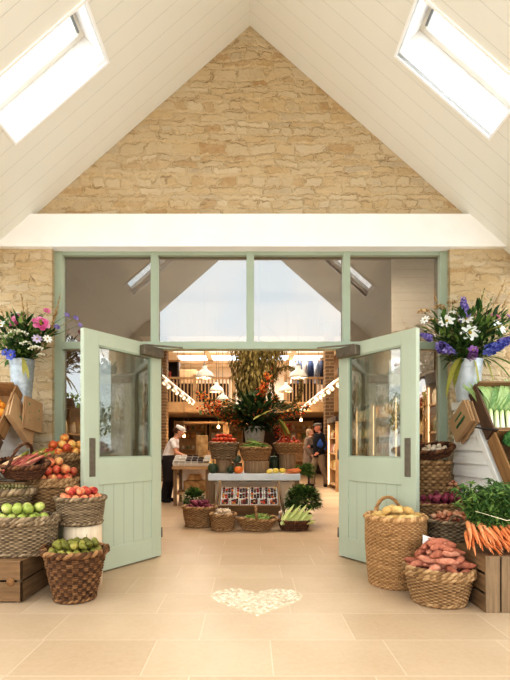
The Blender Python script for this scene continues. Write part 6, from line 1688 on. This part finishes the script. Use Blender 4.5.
for i, (x, y, h, r) in enumerate(((-11,-14,4.2,1.7),(-7.5,-15,3.6,1.6),(-4.6,-19,4.2,1.8),(5.0,-19,4.2,1.8),(7.6,-16,3.9,1.7),(11,-13,4.3,1.7),(-14,-10,4.2,1.8),(14,-9,4.2,1.8),(9.5,-1.2,3.3,1.2),(11.5,1.6,3.7,1.4),(12.5,-4.6,3.9,1.6),(-9.5,-1.0,3.3,1.2),(-11.5,1.8,3.7,1.4),(-12.5,-4.4,3.9,1.6))):
    tree(('slim garden tree','bushy garden tree','leafy garden tree','small garden tree','round garden tree','broad garden tree','tall garden tree','airy garden tree','young garden tree near the east eaves','full garden tree beyond the east eaves','spreading garden tree east','young garden tree near the west eaves','full garden tree beyond the west eaves','spreading garden tree west')[i]+' outside the porch, reflected in the glass', x, y, h, r, 900)
# ================================================================ CAMERA, LIGHT
cam = bpy.data.cameras.new('camera'); co = bpy.data.objects.new('camera', cam); col.objects.link(co)
co.location = (0, -CD, CH); co.rotation_euler = (PI/2, 0, 0)
cam.sensor_width = 36.0; cam.sensor_fit = 'AUTO'; cam.lens = F/680*36
cam.shift_y = (CY-340)/680; cam.shift_x = (255-CX)/680
cam.clip_start = 0.05; cam.clip_end = 200
sc.camera = co
wd = bpy.data.worlds.new('world'); sc.world = wd; wd.use_nodes = True
nt = wd.node_tree; nt.nodes.clear()
ou = nt.nodes.new('ShaderNodeOutputWorld'); bg = nt.nodes.new('ShaderNodeBackground')
tc = nt.nodes.new('ShaderNodeTexCoord'); nz = nt.nodes.new('ShaderNodeTexNoise'); nz.inputs['Scale'].default_value = 2.2; nz.inputs['Detail'].default_value = 5
nt.links.new(tc.outputs['Generated'], nz.inputs['Vector'])
rp = nt.nodes.new('ShaderNodeValToRGB'); el = rp.color_ramp.elements
el[0].position = 0.42; el[0].color = (0.74, 0.87, 1.0, 1); el[1].position = 0.62; el[1].color = (0.98, 0.985, 1.0, 1)
nt.links.new(nz.outputs[0], rp.inputs[0]); nt.links.new(rp.outputs[0], bg.inputs[0])
bg.inputs[1].default_value = WORLD
nt.links.new(bg.outputs[0], ou.inputs[0])
area('shop_fill_light', (0, yd(7.6), 4.3), (0,0,0), 4.5, 3.5, 290, (1,.90,.77))
area('shop_fill_light', (0, yd(12.0), 4.3), (0,0,0), 4.5, 4.0, 380, (1,.90,.77))
area('gallery_fill_light', (0, yd(17.0), 4.35), (0,0,0), 5.0, 3.0, 450, (1,.93,.84))
def spot(name, loc, tgt, power, c=(1,.89,.74), size=80):
    l = bpy.data.lights.new(name, 'SPOT'); l.energy = power; l.color = c; l.spot_size = R(size); l.spot_blend = .8; l.shadow_soft_size = .05
    o = bpy.data.objects.new(name, l); col.objects.link(o); o.location = loc; o.rotation_euler = (Vector(tgt)-Vector(loc)).to_track_quat('-Z', 'Y').to_euler(); return o
for d in (6.0, 7.6, 9.1, 10.6): spot('shelf_fill_spot', (1.15, yd(d), 3.0), (2.75, yd(d), 1.1), 520)
spot('bulkhead_fill_spot', (2.0, yd(6.6), 3.6), (2.95, yd(8.3), 3.2), 200, (1,.93,.84), 70)
for d in (6.2, 7.9): spot('shelf_fill_spot', (-1.4, yd(d), 3.0), (-3.1, yd(d), 1.1), 300)
sun = bpy.data.lights.new('sun', 'SUN'); sun.energy = SUN; sun.angle = R(28); sun.color = (1,.97,.93)
so = bpy.data.objects.new('sun', sun); col.objects.link(so); so.rotation_euler = (R(22), 0, R(0))
sc.view_settings.view_transform = 'Standard'; sc.view_settings.look = 'None'
sc.view_settings.exposure = EXPO; sc.view_settings.gamma = 0.86
